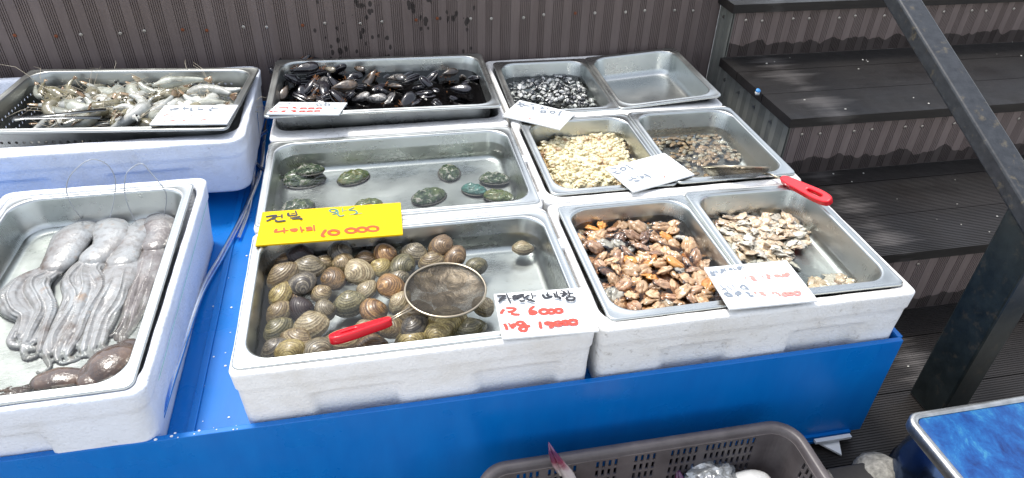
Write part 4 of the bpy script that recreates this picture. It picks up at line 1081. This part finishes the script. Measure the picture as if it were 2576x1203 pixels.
# ================================================================== SIGNS AND WRITING
def homog(q):
    src = [(0,0),(1,0),(1,1),(0,1)]; A = []; B = []
    for (x, y), (u, v) in zip(q, src):
        A += [[x, y, 1, 0, 0, 0, -u*x, -u*y], [0, 0, 0, x, y, 1, -v*x, -v*y]]; B += [u, v]
    h = np.linalg.solve(np.array(A, float), np.array(B, float)); return np.append(h, 1).reshape(3, 3)
def sign(reg, quad, zs, label, mat, writing, thick=.0042):
    c = [Z(reg, x, y, z) for (x, y), z in zip(quad, zs)]
    ctr = sum(c, Vector())/4; ex = ((c[1]-c[0])+(c[2]-c[3]))/2; ey = ((c[0]-c[3])+(c[1]-c[2]))/2
    w_ = ex.length; ex.normalize(); ey -= ex*ey.dot(ex); h_ = ey.length; ey.normalize(); ez = ex.cross(ey)
    o = empty('price_sign', ctr); o.rotation_euler = Matrix((ex, ey, ez)).transposed().to_euler(); tag(o, label, 'price sign', 'price signs')
    mb = MB(); mb.box(-w_/2, w_/2, -h_/2, h_/2, -thick, 0); mb.build('board', mat, o, smooth=False, bevel=.0012)
    Hm = homog(quad)
    lines = []
    for name, m, wd, strokes in writing:             # one part for each written line
        vv = sorted(((Hm @ np.array([*s_[0], 1.]))[1]/(Hm @ np.array([*s_[0], 1.]))[2]*.5+(Hm @ np.array([*s_[-1], 1.]))[1]/(Hm @ np.array([*s_[-1], 1.]))[2]*.5, i_) for i_, s_ in enumerate(strokes))
        cur = [vv[0]]
        for q_ in vv[1:]:
            if q_[0]-cur[-1][0] > .105: lines.append((name, m, wd, [strokes[i_] for _, i_ in cur])); cur = []
            cur.append(q_)
        lines.append((name, m, wd, [strokes[i_] for _, i_ in cur]))
    for name, m, wd, strokes in lines:
        mb = MB()
        for q, s in enumerate(strokes):
            pts = []
            for x, y in s:
                r = Hm @ np.array([x, y, 1.]); pts.append(Vector(((r[0]/r[2]-.5)*w_, (.5-r[1]/r[2])*h_, .0004+.00014*q+.000012*len(pts))))
            if len(pts) > 2: pts = catmull(pts, 4)
            pts = [p+Vector((0, 0, .000008*i)) for i, p in enumerate(pts)]
            n = len(pts); L = []
            for i, p in enumerate(pts):
                t = (pts[min(i+1, n-1)]-pts[max(i-1, 0)]); t = t.normalized() if t.length > 0 else Vector((1,0,0)); nn = Vector((-t.y, t.x, 0))
                ww = wd/2*1.2*(1-.25*abs(noise.noise(Vector((i*.6, q*3.1, 0)))))*(.55 if i in (0, n-1) else 1)
                L.append([p+nn*ww, p-nn*ww])
            mb.loft(L, closed=False)
        mb.build(name, m, o, smooth=False)
    return o
def ring(cx, cy, rx, ry, n=12): return [(cx+rx*math.cos(2*math.pi*k/n), cy+ry*math.sin(2*math.pi*k/n)) for k in range(n+1)]
S1 = (990,780,4.2933)
sign(S1, [(140,205),(2468,45),(2508,578),(35,768)], (.011,)*4, 'yellow price sign with black, teal and orange writing over two trays', YEL, [
 ('black_writing', BLACKM, .0042, [[(200,297),(380,270),(300,330),(215,372)],[(300,318),(330,330),(375,325)],[(370,300),(470,280)],[(475,250),(478,320)],[(370,355),(390,375),(450,375),(545,362)],
   [(580,220),(590,275),(660,270),(735,262)],[(700,185),(735,262)],[(620,245),(720,225)],[(610,318),(790,285)],[(640,335),(790,325),(800,352)],[(760,285),(750,315)]]),
 ('teal_writing', TEALM, .0028, [ring(1335,190,55,25),[(1400,170),(1415,235),(1320,252)],[(1330,215),(1400,240)],[(1490,140),(1500,215)],[(1500,195),(1570,180)],[(1415,245),(1430,275),(1470,285),(1530,270)],[(1700,135),(1600,180),(1700,190),(1740,225),(1690,255)],[(1620,262),(1825,240)]]),
 ('orange_writing', ORM, .0050, [[(395,490),(370,545),(450,538),(520,525)],[(515,475),(525,570)],[(540,525),(590,520)],[(610,510),(720,500),(700,535),(630,515)],[(790,460),(820,555)],[(820,520),(860,512)],[(880,480),(960,475),(960,500),(900,520),(1000,510)],[(1015,425),(1032,535)],
   [(1220,505),(1170,575),(1160,610),(1210,625)], ring(1355,558,85,38), ring(1640,525,85,38), ring(1825,508,75,38), ring(2005,492,90,40)])])
S2 = (1900,1110,5.0133)
sign(S2, [(150,190),(1915,60),(2200,910),(300,1070)], (.0145,)*4, 'white price sign with bold black and red writing on the clam tray corner', WET_WHITE, [
 ('black_writing', BLACKM, .0040, [[(200,262),(370,255),(300,310),(245,385)],[(280,320),(400,320)],[(395,210),(480,400)],[(420,320),(500,310)],[(520,290),(560,310),(600,270),(560,250),(515,290)],[(600,240),(730,215),(640,270),(600,300)],[(720,225),(740,310)],[(740,290),(830,225)],[(740,300),(860,240)],[(890,180),(915,290)],[(920,250),(990,240)],[(650,350),(690,370),(760,360)],[(780,330),(850,350),(960,385)],[(890,320),(830,365)],
   [(1105,205),(1150,275),(1210,275),(1300,240)],[(1195,165),(1220,275)],[(1160,225),(1250,225)],[(1320,180),(1350,250)],[(1370,160),(1400,270)],[(1320,215),(1400,215)],[(1330,295),(1430,290),(1445,340)],
   [(1460,125),(1530,150)],[(1440,190),(1600,180)],[(1520,150),(1540,200),(1480,255)],[(1540,215),(1620,265)],[(1600,125),(1640,240)],[(1630,190),(1710,190)],[(1560,300),(1600,350),(1690,355),(1730,300),(1640,290),(1560,300)]]),
 ('red_writing', REDM, .0046, [[(350,495),(310,540),(285,590)],[(380,470),(560,480),(530,530),(410,550)],[(480,580),(560,600),(655,600)],[(945,435),(870,490),(850,550),(870,590),(930,590),(975,560),(920,535),(860,560)],ring(1125,545,80,45),ring(1270,545,65,38),ring(1415,532,72,38),
   [(345,785),(380,840),(400,910)],[(430,770),(500,880)],[(560,780),(470,830),(580,825)],[(470,830),(540,880)],ring(660,775,65,35),[(725,760),(780,840),(760,920),(680,920),(640,880),(720,840),(860,830)],[(1045,745),(1050,820),(1070,885)],[(1178,738),(1142,762)],[(1142,762),(1165,792),(1250,795),(1292,822),(1275,850),(1215,864)],[(1175,738),(1260,748)],[(1260,750),(1340,772)],ring(1400,790,65,36),ring(1545,768,62,36),ring(1690,760,80,45)])])
S3 = (2730,1000,5.2306)
sign(S3, [(95,228),(1795,88),(2440,900),(640,1085)], (.017,)*4, 'white price sign with smudged grey and red writing at the front right', WET_WHITE, [
 ('grey_writing', GREYM, .0034, [[(230,320),(260,395),(340,390)],[(290,310),(300,370)],[(330,290),(390,350)],[(250,350),(370,330)],[(430,295),(500,290),(440,360)],[(515,250),(560,330)],[(620,290),(650,260),(680,300)],[(690,240),(740,290)],[(720,270),(780,285)],ring(830,250,30,20),[(870,205),(950,265)],[(800,290),(860,280)],[(730,345),(800,345)],
   [(430,600),(600,740)],[(470,690),(560,670)],[(560,605),(680,700)],[(680,595),(760,690)],[(510,770),(600,830),(680,820),(600,770),(520,775)],[(740,790),(810,740),(860,770),(790,800),(830,825)],[(850,660),(900,600),(980,650),(1020,700)],[(870,680),(1000,680)],[(950,750),(1020,770),(1050,820),(1130,825)]]),
 ('red_writing', PINKM, .0038, [[(960,420),(970,490)],[(1030,415),(1130,440),(1085,475),(1170,480)],[(1110,512),(1210,515)],[(1285,405),(1330,450)],[(1370,390),(1450,410),(1410,458),(1470,462)],[(1550,400),(1600,430),(1650,400),(1590,395),(1550,405)],[(1650,400),(1700,430),(1750,395),(1690,385)],[(1750,400),(1800,420),(1840,380),(1800,360),(1760,390)],
   [(1180,735),(1150,750),(1185,780)],[(1235,750),(1320,755),(1290,790),(1390,803)],[(1490,750),(1580,750)],[(1500,750),(1550,795)],[(1570,750),(1640,780),(1670,825)],ring(1765,790,48,30),ring(1870,780,50,28),ring(2010,768,58,36)])])
S4 = (1030,390,7.576)
sign(S4, [(405,65),(2420,75),(2290,430),(130,400)], (.0345,.0345,.054,.054), 'white price sign with pale red figures on the mussel pan corner', WET_WHITE, [
 ('grey_writing', GREYM, .0030, [[(370,145),(520,145),(740,120)],[(700,140),(760,115)],[(740,145),(1060,138)],[(870,120),(1010,100)],[(1180,125),(1260,100)],[(1290,110),(1340,100)],[(1230,155),(1330,172),(1420,155)],[(1430,110),(1600,120)],[(1590,90),(1600,125)],ring(1590,170,70,14),[(1700,110),(1830,115)],[(1760,90),(1780,140)],ring(1830,168,70,14),[(1850,110),(1930,160)]]),
 ('red_writing', REDM, .0034, [[(370,235),(345,262)],[(440,238),(680,232),(675,262)],[(810,222),(920,225),(860,245),(990,262)],ring(1160,262,85,15),ring(1390,258,80,15),ring(1615,258,80,16),[(200,345),(290,345),(220,365)],[(340,330),(350,348),(450,340)],[(540,340),(660,330),(560,350),(660,365)],[(960,320),(840,325),(860,340),(960,352),(880,368)],ring(1150,350,80,14),ring(1370,345,80,14),ring(1590,340,80,15)]),
 ('blue_writing', BLUEM, .0030, [[(1760,222),(1840,222)],[(1830,235),(1970,222)],[(2040,222),(2090,212)],[(2060,250),(2110,262),(2190,262)],[(2190,205),(2200,228)],[(2170,225),(2240,220)]])])
S5 = (580,400,7.1556)
sign(S5, [(395,85),(2450,65),(2250,590),(70,610)], (.066,.066,.068,.068), 'white price sign with washed out writing on the shrimp pan', WET_WHITE, [
 ('grey_writing', GREYM, .0040, [[(560,210),(700,190),(820,170)],[(570,225),(640,235)],[(650,230),(810,228)],[(980,140),(950,178),(1100,172)],[(950,210),(1000,220)],[(1150,135),(1190,138)],[(1160,170),(1170,240),(1215,238)],[(1260,170),(1400,150)],[(1390,112),(1460,125)],[(1350,195),(1420,215),(1500,205)],[(1690,185),(1930,178)],[(1750,130),(1740,175)],[(1690,205),(1710,240),(1760,240)]]),
 ('red_writing', PINKM, .0034, [[(435,390),(500,345),(590,330)],[(620,405),(710,398)],[(820,365),(890,362)],[(1000,368),(1050,370)],[(1190,350),(1210,390)],[(490,510),(480,545)],[(640,530),(680,515),(770,512)],[(1070,500),(1000,515),(1040,528)],[(1110,500),(1140,500)],[(1290,495),(1340,495),(1440,490)],[(1480,515),(1560,490),(1620,485),(1580,505)]])])
S6 = (1950,380,8.05)
sign(S6, [(630,90),(2420,490),(1890,1010),(90,560)], (.012,.012,.012,.014), 'white price sign turned askew between the oyster and cream meat pans', WET_WHITE, [
 ('grey_writing', GREYM, .0032, [[(670,155),(620,190),(720,215),(800,215)],[(540,240),(720,240),(760,270)],[(760,220),(740,260)],[(620,280),(680,300),(750,320)],[(740,270),(850,280),(950,292)],[(950,245),(1040,235),(1130,262)],[(1000,310),(1060,320),(1040,350),(1060,380),(1000,385)],[(1300,290),(1360,320),(1300,350),(1420,362)],[(1200,365),(1320,378)],[(1560,330),(1510,345),(1490,380)],ring(1360,465,80,32),ring(1660,475,80,34),[(1970,455),(1920,470),(1870,550),(1860,590)]]),
 ('red_writing', PINKM, .0028, [[(590,590),(650,585)],[(670,552),(710,565)],[(980,660),(930,665),(930,700)],[(1085,712),(1140,712)],[(1250,745),(1330,738)]])])
S7 = (2350,580,6.3316)
sign(S7, [(75,485),(1550,110),(2310,640),(790,1065)], (.0135,.0135,.0135,.0135), 'white price sign laid across the cream meat and brown shellfish pans', WET_WHITE, [
 ('grey_writing', GREYM, .0032, [[(180,510),(330,495),(345,520)],[(260,540),(310,535)],[(250,605),(420,550)],[(300,600),(380,620),(490,605)],ring(530,512,70,32),[(560,405),(640,435),(720,490),(780,500)],[(750,530),(835,540)],
   [(550,815),(640,830)],[(530,790),(560,785)],[(640,780),(720,790),(760,765)],[(700,770),(700,800)],[(730,710),(790,750),(870,740)],[(840,685),(900,675)],[(890,690),(910,740)],[(930,710),(1040,700),(980,740)],[(1030,630),(1120,670),(1230,728)],[(1060,710),(1130,690)],[(800,805),(850,815),(950,800)],[(980,770),(1090,760)],[(640,885),(700,870)]]),
 ('red_writing', PINKM, .0030, [[(1140,408),(1210,400)],[(1170,425),(1200,430)],[(1350,403),(1400,415)],[(1570,665),(1555,700),(1600,745)],[(1640,720),(1680,705)],[(1740,690),(1780,700)],[(1840,655),(1890,650)]])])

# ================================================================== STRAINERS
def mesh_mat():
    a = NT('strainer_mesh'); v = a.co(); 
    sep = a.n('ShaderNodeSeparateXYZ'); a.l(v, sep.inputs[0]); m = None
    for ax in (0, 1):
        f = a.math('ABSOLUTE', a.math('SUBTRACT', a.math('FRACT', a.math('MULTIPLY', sep.outputs[ax], 520)), .5)); k = a.math('GREATER_THAN', f, .24); m = k if m is None else a.math('MAXIMUM', m, k)
    film = a.ramp(a.noise(v, 28, 3, .6, 1.5), [(.44, .05), (.5, .35), (.56, .05), (.66, .4)])
    fac = a.math('MAXIMUM', m, film)
    a.bump(a.noise(v, 35, 4, .6, 1), .4, .006); a.set(Base_Color=(.085, .072, .055), Metallic=1., Roughness=.42)
    tr = a.n('ShaderNodeBsdfTransparent'); mx = a.n('ShaderNodeMixShader'); a.l(fac, mx.inputs[0]); a.l(tr.outputs[0], mx.inputs[1]); a.l(a.b.outputs[0], mx.inputs[2]); a.l(mx.outputs[0], a.out.inputs[0]); return a.m
MESHM = mesh_mat()
def handle_mesh(L, w):
    cu = bpy.data.curves.new('h', 'CURVE'); cu.dimensions = '2D'; cu.fill_mode = 'BOTH'; cu.extrude = w*.20; cu.bevel_depth = w*.12; cu.bevel_resolution = 3
    def spl(pts):
        s = cu.splines.new('POLY'); s.points.add(len(pts)-1); s.use_cyclic_u = True
        for q, p in zip(s.points, pts): q.co = (p[0], p[1], 0, 1)
    out = []
    for k in range(60):
        a = 2*math.pi*k/60; x = L/2+L/2*math.copysign(abs(math.cos(a))**.45, math.cos(a)); t = x/L
        hw = w/2*(.62+.38*min(1, t*1.8)-.10*max(0, t-.85)/.15-.12*math.exp(-((t-.42)/.14)**2)); out.append((x, hw*math.copysign(abs(math.sin(a))**.55, math.sin(a))))
    spl(out); spl([(L*.70+L*.17*math.copysign(abs(math.cos(a))**.6, math.cos(a)), w*.27*math.copysign(abs(math.sin(a))**.6, math.sin(a))) for a in [2*math.pi*k/32 for k in range(32)]])
    t = bpy.data.objects.new('tmp', cu); COL.objects.link(t); dg = bpy.context.evaluated_depsgraph_get(); me = bpy.data.meshes.new_from_object(t.evaluated_get(dg)); bpy.data.objects.remove(t)
    me.materials.clear(); me.materials.append(RED); me.shade_smooth(); me.set_sharp_from_angle(angle=R_(50)); return me
def strainer(c, R, depth, rx, ry, joint, h0, h1, label, twist=0.):
    """c centre; rx, ry unit axes of the ring plane; joint, h0, h1 world points: where the wire leaves the ring, handle start and end"""
    c = Vector(c); rx = Vector(rx).normalized(); ry = Vector(ry); ry = (ry-rx*ry.dot(rx)).normalized(); nz_ = rx.cross(ry)
    o = empty('strainer', c); o.rotation_euler = Matrix((rx, ry, nz_)).transposed().to_euler(); tag(o, label, 'strainer', 'red handled strainers')
    W2L = Matrix((rx, ry, nz_)); loc = lambda p: W2L @ (Vector(p)-c)
    mb = MB(); mb.tube([(R*math.cos(2*math.pi*k/64), R*math.sin(2*math.pi*k/64), 0) for k in range(65)], .0021, 8, cap=False); mb.build('ring', WIRE, o)
    mb = MB(); L = []
    for k in range(15):
        t = k/14; r = R*math.cos(t*math.pi/2)**.8 if t < 1 else .0004
        L.append([(max(r, .0004)*math.cos(2*math.pi*j/48), max(r, .0004)*math.sin(2*math.pi*j/48), -depth*math.sin(t*math.pi/2)**1.2+.0016*noise.noise(Vector((r*60*math.cos(j*.13), r*60*math.sin(j*.13), 2)))) for j in range(48)])
    mb.loft(L, False, False); mb.build('mesh_bowl', MESHM, o)
    j, a, b = loc(joint), loc(h0), loc(h1)
    mb = MB(); s = Vector((0, .0024, 0)); mid = (j+a)/2+Vector((0,0,.002))
    for sg in (-1, 1): mb.tube([j+s*sg*2.2, mid+s*sg, a+(b-a)*.08+s*sg*.8], .0014, 8)
    mb.build('wire_stem', WIRE, o)
    me = handle_mesh((b-a).length, .021); h = bpy.data.objects.new('handle', me); COL.objects.link(h); h.parent = o; h.location = a
    hx = (b-a).normalized(); up = W2L @ Vector((0, 0, 1)); up = (Matrix.Rotation(twist, 3, hx) @ up); hy = up.cross(hx).normalized(); hz = hx.cross(hy)
    h.rotation_euler = Matrix((hx, hy, hz)).transposed().to_euler()
    return o
j1 = Z(RB, 258, 690, .003); a1_ = Z(RA, 1250, 812, .001); b1_ = Z(RA, 790, 958, .004)
strainer(Z(RB, 482, 560, .005), .0650, .013, (1,0,-.02), (0,1,.03), j1, a1_, b1_, 'round wire strainer with a red handle resting on the clams', .35)
RK = RG
c2_ = Z(RK, 1138, 612, .004); e2_ = Z(RK, 1436, 618, .004)
strainer(c2_, (e2_-c2_).length, .028, (e2_-c2_), (0,1,-.60), Z(RK, 1345, 650, .004), Z(RK, 1580, 722, .016), Z(RK, 2025, 935, .030), 'tilted wire strainer with a red handle hooked over the brown shellfish pan', .5)

# ================================================================== HOSES
def hose(pts, r, lab):
    pw = catmull([Vector(p) for p in pts], 8); mb = MB(); mb.tube([p-pw[0] for p in pw], r, 14, cap=False); mb.tube([p-pw[0] for p in pw], r*.68, 14, cap=False)
    o = mb.build('clear_hose', HOSE); o.location = pw[0]; return tag(o, lab, 'hose')
hose([P(366,1215,-.22), P(385,1120,-.14), P(412,1020,-.092), P(450,900,-.10), P(505,740,-.118), P(560,640,-.122), P(612,540,-.122), P(655,430,-.120), P(664,350,-.118), P(672,300,-.118), P(690,262,-.118)], .0062, 'clear plastic hose running over the basin edge between the boxes')
hose([P(598,175,.01), P(622,215,.008), P(640,262,-.0), P(648,330,-.06), P(640,420,-.11), P(628,520,-.122), P(600,600,-.123)], .0042, 'thin clear hose hanging down beside the shrimp box')
hose([P(672,330,-.10), P(650,345,-.10), P(636,365,-.10), P(645,410,-.11), P(668,432,-.10)], .0045, 'short looped clear hose by the abalone box corner')

# ================================================================== CRATE WITH CRABS
CR = NT('crate_plastic'); _v = CR.co(); _n = CR.noise(_v, 22, 5, .65); CR.bump(CR.noise(_v, 160, 4), .25, .001)
CR = CR.set(Base_Color=CR.mix(CR.ramp(_n, [(.35, 0), (.7, 1)]), (.070, .060, .060), (.115, .10, .10)), Roughness=.42)
cx0, cx1, cyb = .066, .618, -.228; CW = cx1-cx0; CDp = .37; CH = .30; CZ = -.20
cr = empty('plastic_crate', ((cx0+cx1)/2, cyb-CDp/2, CZ-CH)); tag(cr, 'grey-brown slotted plastic crate with crabs in front of the basin', 'crate')
mb = MB(); n = 8; L = [rr(CW, CDp, .05, CH-.022, n), rr(CW+.001, CDp+.001, .05, CH-.004, n), rr(CW-.003, CDp-.003, .048, CH, n), rr(CW-.022, CDp-.022, .04, CH, n), rr(CW-.028, CDp-.028, .038, CH-.002, n), rr(CW-.031, CDp-.031, .038, CH-.008, n), rr(CW-.034, CDp-.034, .037, CH-.012, n)]
mb.loft(L); mb.build('rim', CR, cr)
def slot_wall(mb, A, Bv, z0, z1, blocks, tap):
    """wall from A to Bv (xy), real rectangular openings in blocks of columns"""
    A, Bv = Vector(A), Vector(Bv); Lw = (Bv-A).length; d = (Bv-A)/Lw; nin = Vector((-d.y, d.x))
    xs = [0]; holes = set()
    for (s, cnt) in blocks:
        for k in range(cnt):
            xs += [s+k*.0105, s+k*.0105+.0050]; holes.add(round(s+k*.0105, 5))
    xs.append(Lw); xs = sorted(xs)
    rows = []; z = z1-.004
    while z > z0+.04: rows.append((z-.0155, z)); z -= .0215
    zs = [z0]+sorted([q for r in rows for q in r])+[z1]; zr = {round(r[0], 5) for r in rows}
    def pt(s, z): k = tap*(z1-z)/(z1-z0); p = A+d*s+nin*k; return (p.x, p.y, z)
    for i in range(len(xs)-1):
        for j in range(len(zs)-1):
            if round(xs[i], 5) in holes and round(zs[j], 5) in zr: continue
            mb.add([pt(xs[i], zs[j]), pt(xs[i+1], zs[j]), pt(xs[i+1], zs[j+1]), pt(xs[i], zs[j+1])], [(0,1,2,3)])
mb = MB(); hw, hd = CW/2-.017, CDp/2-.017; z1 = CH-.012; cr_ = .036
slot_wall(mb, (hw-cr_, hd), (-hw+cr_, hd), 0, z1, [(.020, 9), (.124, 5), (.198, 4), (.264, 4), (.334, 5), (.396, 4)], .012)
slot_wall(mb, (-hw+cr_, -hd), (hw-cr_, -hd), 0, z1, [(.06, 9), (.22, 9), (.36, 7)], .012)
slot_wall(mb, (hw, -hd+cr_), (hw, hd-cr_), 0, z1, [(.05, 8), (.16, 8)], .012)
slot_wall(mb, (-hw, hd-cr_), (-hw, -hd+cr_), 0, z1, [(.05, 8), (.16, 8)], .012)
for sx, sy, a0 in ((1,1,0),(-1,1,90),(-1,-1,180),(1,-1,270)):
    Lt = []
    for z, ins in ((0, .012), (z1, 0)):
        Lt.append([(sx*(hw-cr_)+(cr_-ins)*math.cos(R_(a0+90*k/8)), sy*(hd-cr_)+(cr_-ins)*math.sin(R_(a0+90*k/8)), z) for k in range(9)])
    mb.loft(Lt, closed=False)
mb.loft([rr(CW-.06, CDp-.06, .04, .001, 8)], True, False)
wl = mb.build('wall', CR, cr, smooth=False); s = wl.modifiers.new('t', 'SOLIDIFY'); s.thickness = .003; s.offset = 0
# crabs
CBW = NT('crab_shell'); _v = CBW.co(); _sp = CBW.noise(_v, 60, 4, .6)
CBW = CBW.set(Base_Color=CBW.ramp(_sp, [(.35, (.14, .05, .06)), (.52, (.40, .33, .30)), (.68, (.66, .63, .58))]), Roughness=.25, Coat_Weight=.4)
CLAWM = NT('crab_claw'); _g = CLAWM.co(False); _s = CLAWM.n('ShaderNodeSeparateXYZ'); CLAWM.l(_g, _s.inputs[0]); _nz = CLAWM.noise(CLAWM.co(), 90, 3)
CLAWM = CLAWM.set(Base_Color=CLAWM.ramp(CLAWM.math('ADD', _s.outputs[2], CLAWM.math('MULTIPLY', _nz, .12)), [(.66, (.62, .58, .52)), (.78, (.55, .46, .44)), (.86, (.20, .03, .06)), (.97, (.09, .025, .08))]), Roughness=.22, Coat_Weight=.5)
def crab(loc, rz, label, claw_pts, claw2=None):
    o = empty('crab', loc, rz); tag(o, label, 'crab', 'crabs in the plastic crate'); inv = Matrix.Rotation(-rz, 3, 'Z')
    mb = MB(); mb.ball((0,0,0), (.075, .045, .022), 28, 14, lambda d: 1+.04*math.sin(14*math.atan2(d.y, d.x))*(1-abs(d.z))+.05*noise.noise(d*4)); mb.tube([(-.06,0,0), (-.088,.008,0)], [.010,.001], 6); mb.tube([(.06,0,0), (.088,.008,0)], [.010,.001], 6)
    mb.build('carapace', CBW, o)
    for s in (-1, 1):
        for k in range(4):
            y = .018-.017*k; mb = MB(); mb.tube([(s*.05, y, 0), (s*(.095), y-.006*k+.01, .022), (s*(.125), y-.012*k+.006, -.004), (s*.138, y-.016*k, -.022)], [.0075,.0065,.005,.0012], 8, .7); mb.build('leg', CBW, o)
    for pts in (claw_pts, claw2):
        if not pts: continue
        L = [inv @ (Vector(p)-Vector(loc)) for p in pts]; sh_, el, wr, tip = L
        mb = MB(); mb.tube([sh_, (sh_+el)/2, el], [.008,.010,.008], 10); mb.tube([el, (el+wr)/2, wr], [.008,.011,.008], 10)
        dt = tip-wr; side = dt.cross(Vector((.3,1,.2))).normalized()
        mb.tube([wr, wr+dt*.12, wr+dt*.35, wr+dt*.55, wr+dt*.8+side*.001, tip], [.007,.0115,.0135,.0085,.0045,.0008], 12, .75)
        mb.tube([wr+dt*.42+side*.009, wr+dt*.62+side*.0095, wr+dt*.82+side*.006, tip+side*.0015-dt*.03], [.006,.0058,.0036,.0006], 10, .8)
        mb.build('claw', CLAWM, o)
    return o
zc = -.36
t1 = P(1380,1113,-.13); w1_ = P(1452,1235,-.26)
crab((.20, -.36, zc), .3, 'crab raising a long purple tipped white claw above the crate rim', [(.17,-.33,zc), (.145,-.30,zc+.03), tuple(w1_), tuple(t1)])
t2 = P(1702,1176,-.27); crab((.38, -.40, zc), 2.2, 'crab with dark claw tips low in the crate', [(.37,-.37,zc), (.39,-.33,zc+.01), (t2.x+.005,t2.y-.03,t2.z-.05), tuple(t2)])
crab((.13, -.30, zc-.02), 1.2, 'dark reddish crab low in the left end of the crate', [(.14,-.29,zc), (.15,-.30,zc), (.18,-.30,zc), (.21,-.295,zc+.01)])
# crumpled clear bag and a white block in the crate
BAG = m_plain('crumpled_film', (.34, .35, .35), .12, .4, nscale=70, var=.6, bump=.8)
mb = MB(); mb.ball((0,0,0), (.045, .035, .03), 40, 24, lambda d: 1+.30*noise.noise(d*2.6)+.12*abs(noise.noise(d*6)))
bo = mb.build('plastic_bag', BAG, smooth=False); q = P(1790,1212,-.29); bo.location = q; tag(bo, 'crumpled shiny clear plastic bag among the crabs', 'plastic bag')
mb = MB(); mb.ball((0,0,0), (.04, .022, .018), 24, 14, lambda d: 1+.05*noise.noise(d*3)); bo = mb.build('ice_pack', m_plain('ice_pack_white', (.66, .66, .64), .35, nscale=40, var=.08, bump=.2)); bo.location = P(1885,1214,-.29); tag(bo, 'smooth white pouch beside the crumpled bag in the crate', 'pouch')
# loads the crate stands on stays hidden; right foreground stand
TZ = -.15
ALU = m_plain('aluminium_edge', (.50, .50, .48), .38, 1, nscale=40, var=.25, bump=.3)
TOPB = NT('blue_scratched_top'); _v = TOPB.co(); _n = TOPB.noise(TOPB.co(scale=(1.2, .8, 1)), 22, 9, .78, .3); _n2 = TOPB.noise(TOPB.co(scale=(1,.3,1)), 60, 4, .7)
TOPB.bump(_n2, .25, .001)
TOPB = TOPB.set(Base_Color=TOPB.ramp(_n, [(.32, (.002, .018, .10)), (.46, (.004, .05, .20)), (.57, (.008, .09, .27)), (.68, (.05, .22, .32))]), Roughness=.5, Specular_IOR_Level=.3)
cL = P(2272,1040,TZ); stw = .48; std = .40
sb = empty('metal_stand', (cL.x+stw/2, cL.y-std/2, -.53)); tag(sb, 'aluminium edged stand with a scratched blue top at the front right', 'stand'); zt = TZ+.53
mb = MB(); n = 6; L = [rr(stw-.004, std-.004, .022, zt-.022, n), rr(stw, std, .024, zt-.018, n), rr(stw, std, .024, zt-.003, n), rr(stw-.005, std-.005, .022, zt, n), rr(stw-.022, std-.022, .016, zt, n), rr(stw-.025, std-.025, .015, zt-.003, n), rr(stw-.025, std-.025, .015, zt-.020, n)]
mb.loft(L, False, True); mb.loft([L[0], rr(stw-.03, std-.03, .01, zt-.0225, n)], False, True); mb.build('frame', ALU, sb)
mb = MB(); mb.loft([rr(stw-.026, std-.026, .015, zt-.010, n), rr(stw-.026, std-.026, .015, zt-.0028, n), rr(stw-.030, std-.030, .014, zt-.002, n)], False, True); mb.build('top_panel', TOPB, sb)
mb = MB(); mb.tube([(0,0,0), (0,0,.02), (0,0,zt-.022)], [.12,.05,.05], 20); mb.build('pedestal', ALU, sb); flat_angle(sb.children[-1])
BW = m_plain('blue_grey_metal', (.05, .08, .15), .16, .85, nscale=14, var=.5, bump=.15)
cb = P(2330,1165,-.27); mb = MB(); L = []
for k in range(17):
    a = math.pi/2*k/16; L.append([(.10*math.cos(a)**.9*math.cos(2*math.pi*j/40) if k < 16 else .0005*math.cos(2*math.pi*j/40), .10*math.cos(a)**.9*math.sin(2*math.pi*j/40) if k < 16 else .0005*math.sin(2*math.pi*j/40), .125*math.sin(a)) for j in range(40)])
L = [[(x*1.04, y*1.04, -.004) for x, y, z in L[0]]]+L
mb.loft(L, True, True); ko = mb.build('metal_bowl', BW); ko.location = (.885, -.345, -.30); tag(ko, 'shiny dark blue metal bowl upturned below the blue topped stand', 'bowl')
# low plinth carrying bowl and block
pb = MB(); pb.box(-.14, .30, -.25, .10, -.185, .045); po = pb.build('dark_plinth', GROUND, smooth=False, bevel=.004); po.location = (cb.x-.02, cb.y-.06, -.345); tag(po, 'low dark plinth under the upturned bowl', 'plinth')
cs = P(2192,1190,-.32); mb = MB(); mb.ball((0,0,0), (.042, .05, .045), 30, 18, lambda d: 1+.13*noise.noise(d*2.2)+.05*noise.noise(d*9)); so_ = mb.build('crusted_float', m_plain('crusted_white', (.25, .24, .21), .7, nscale=120, var=.5, bump=.7)); so_.location = (cs.x+.01, cs.y-.01, -.33); tag(so_, 'crusty off white lump beside the blue metal bowl', 'crusted lump')
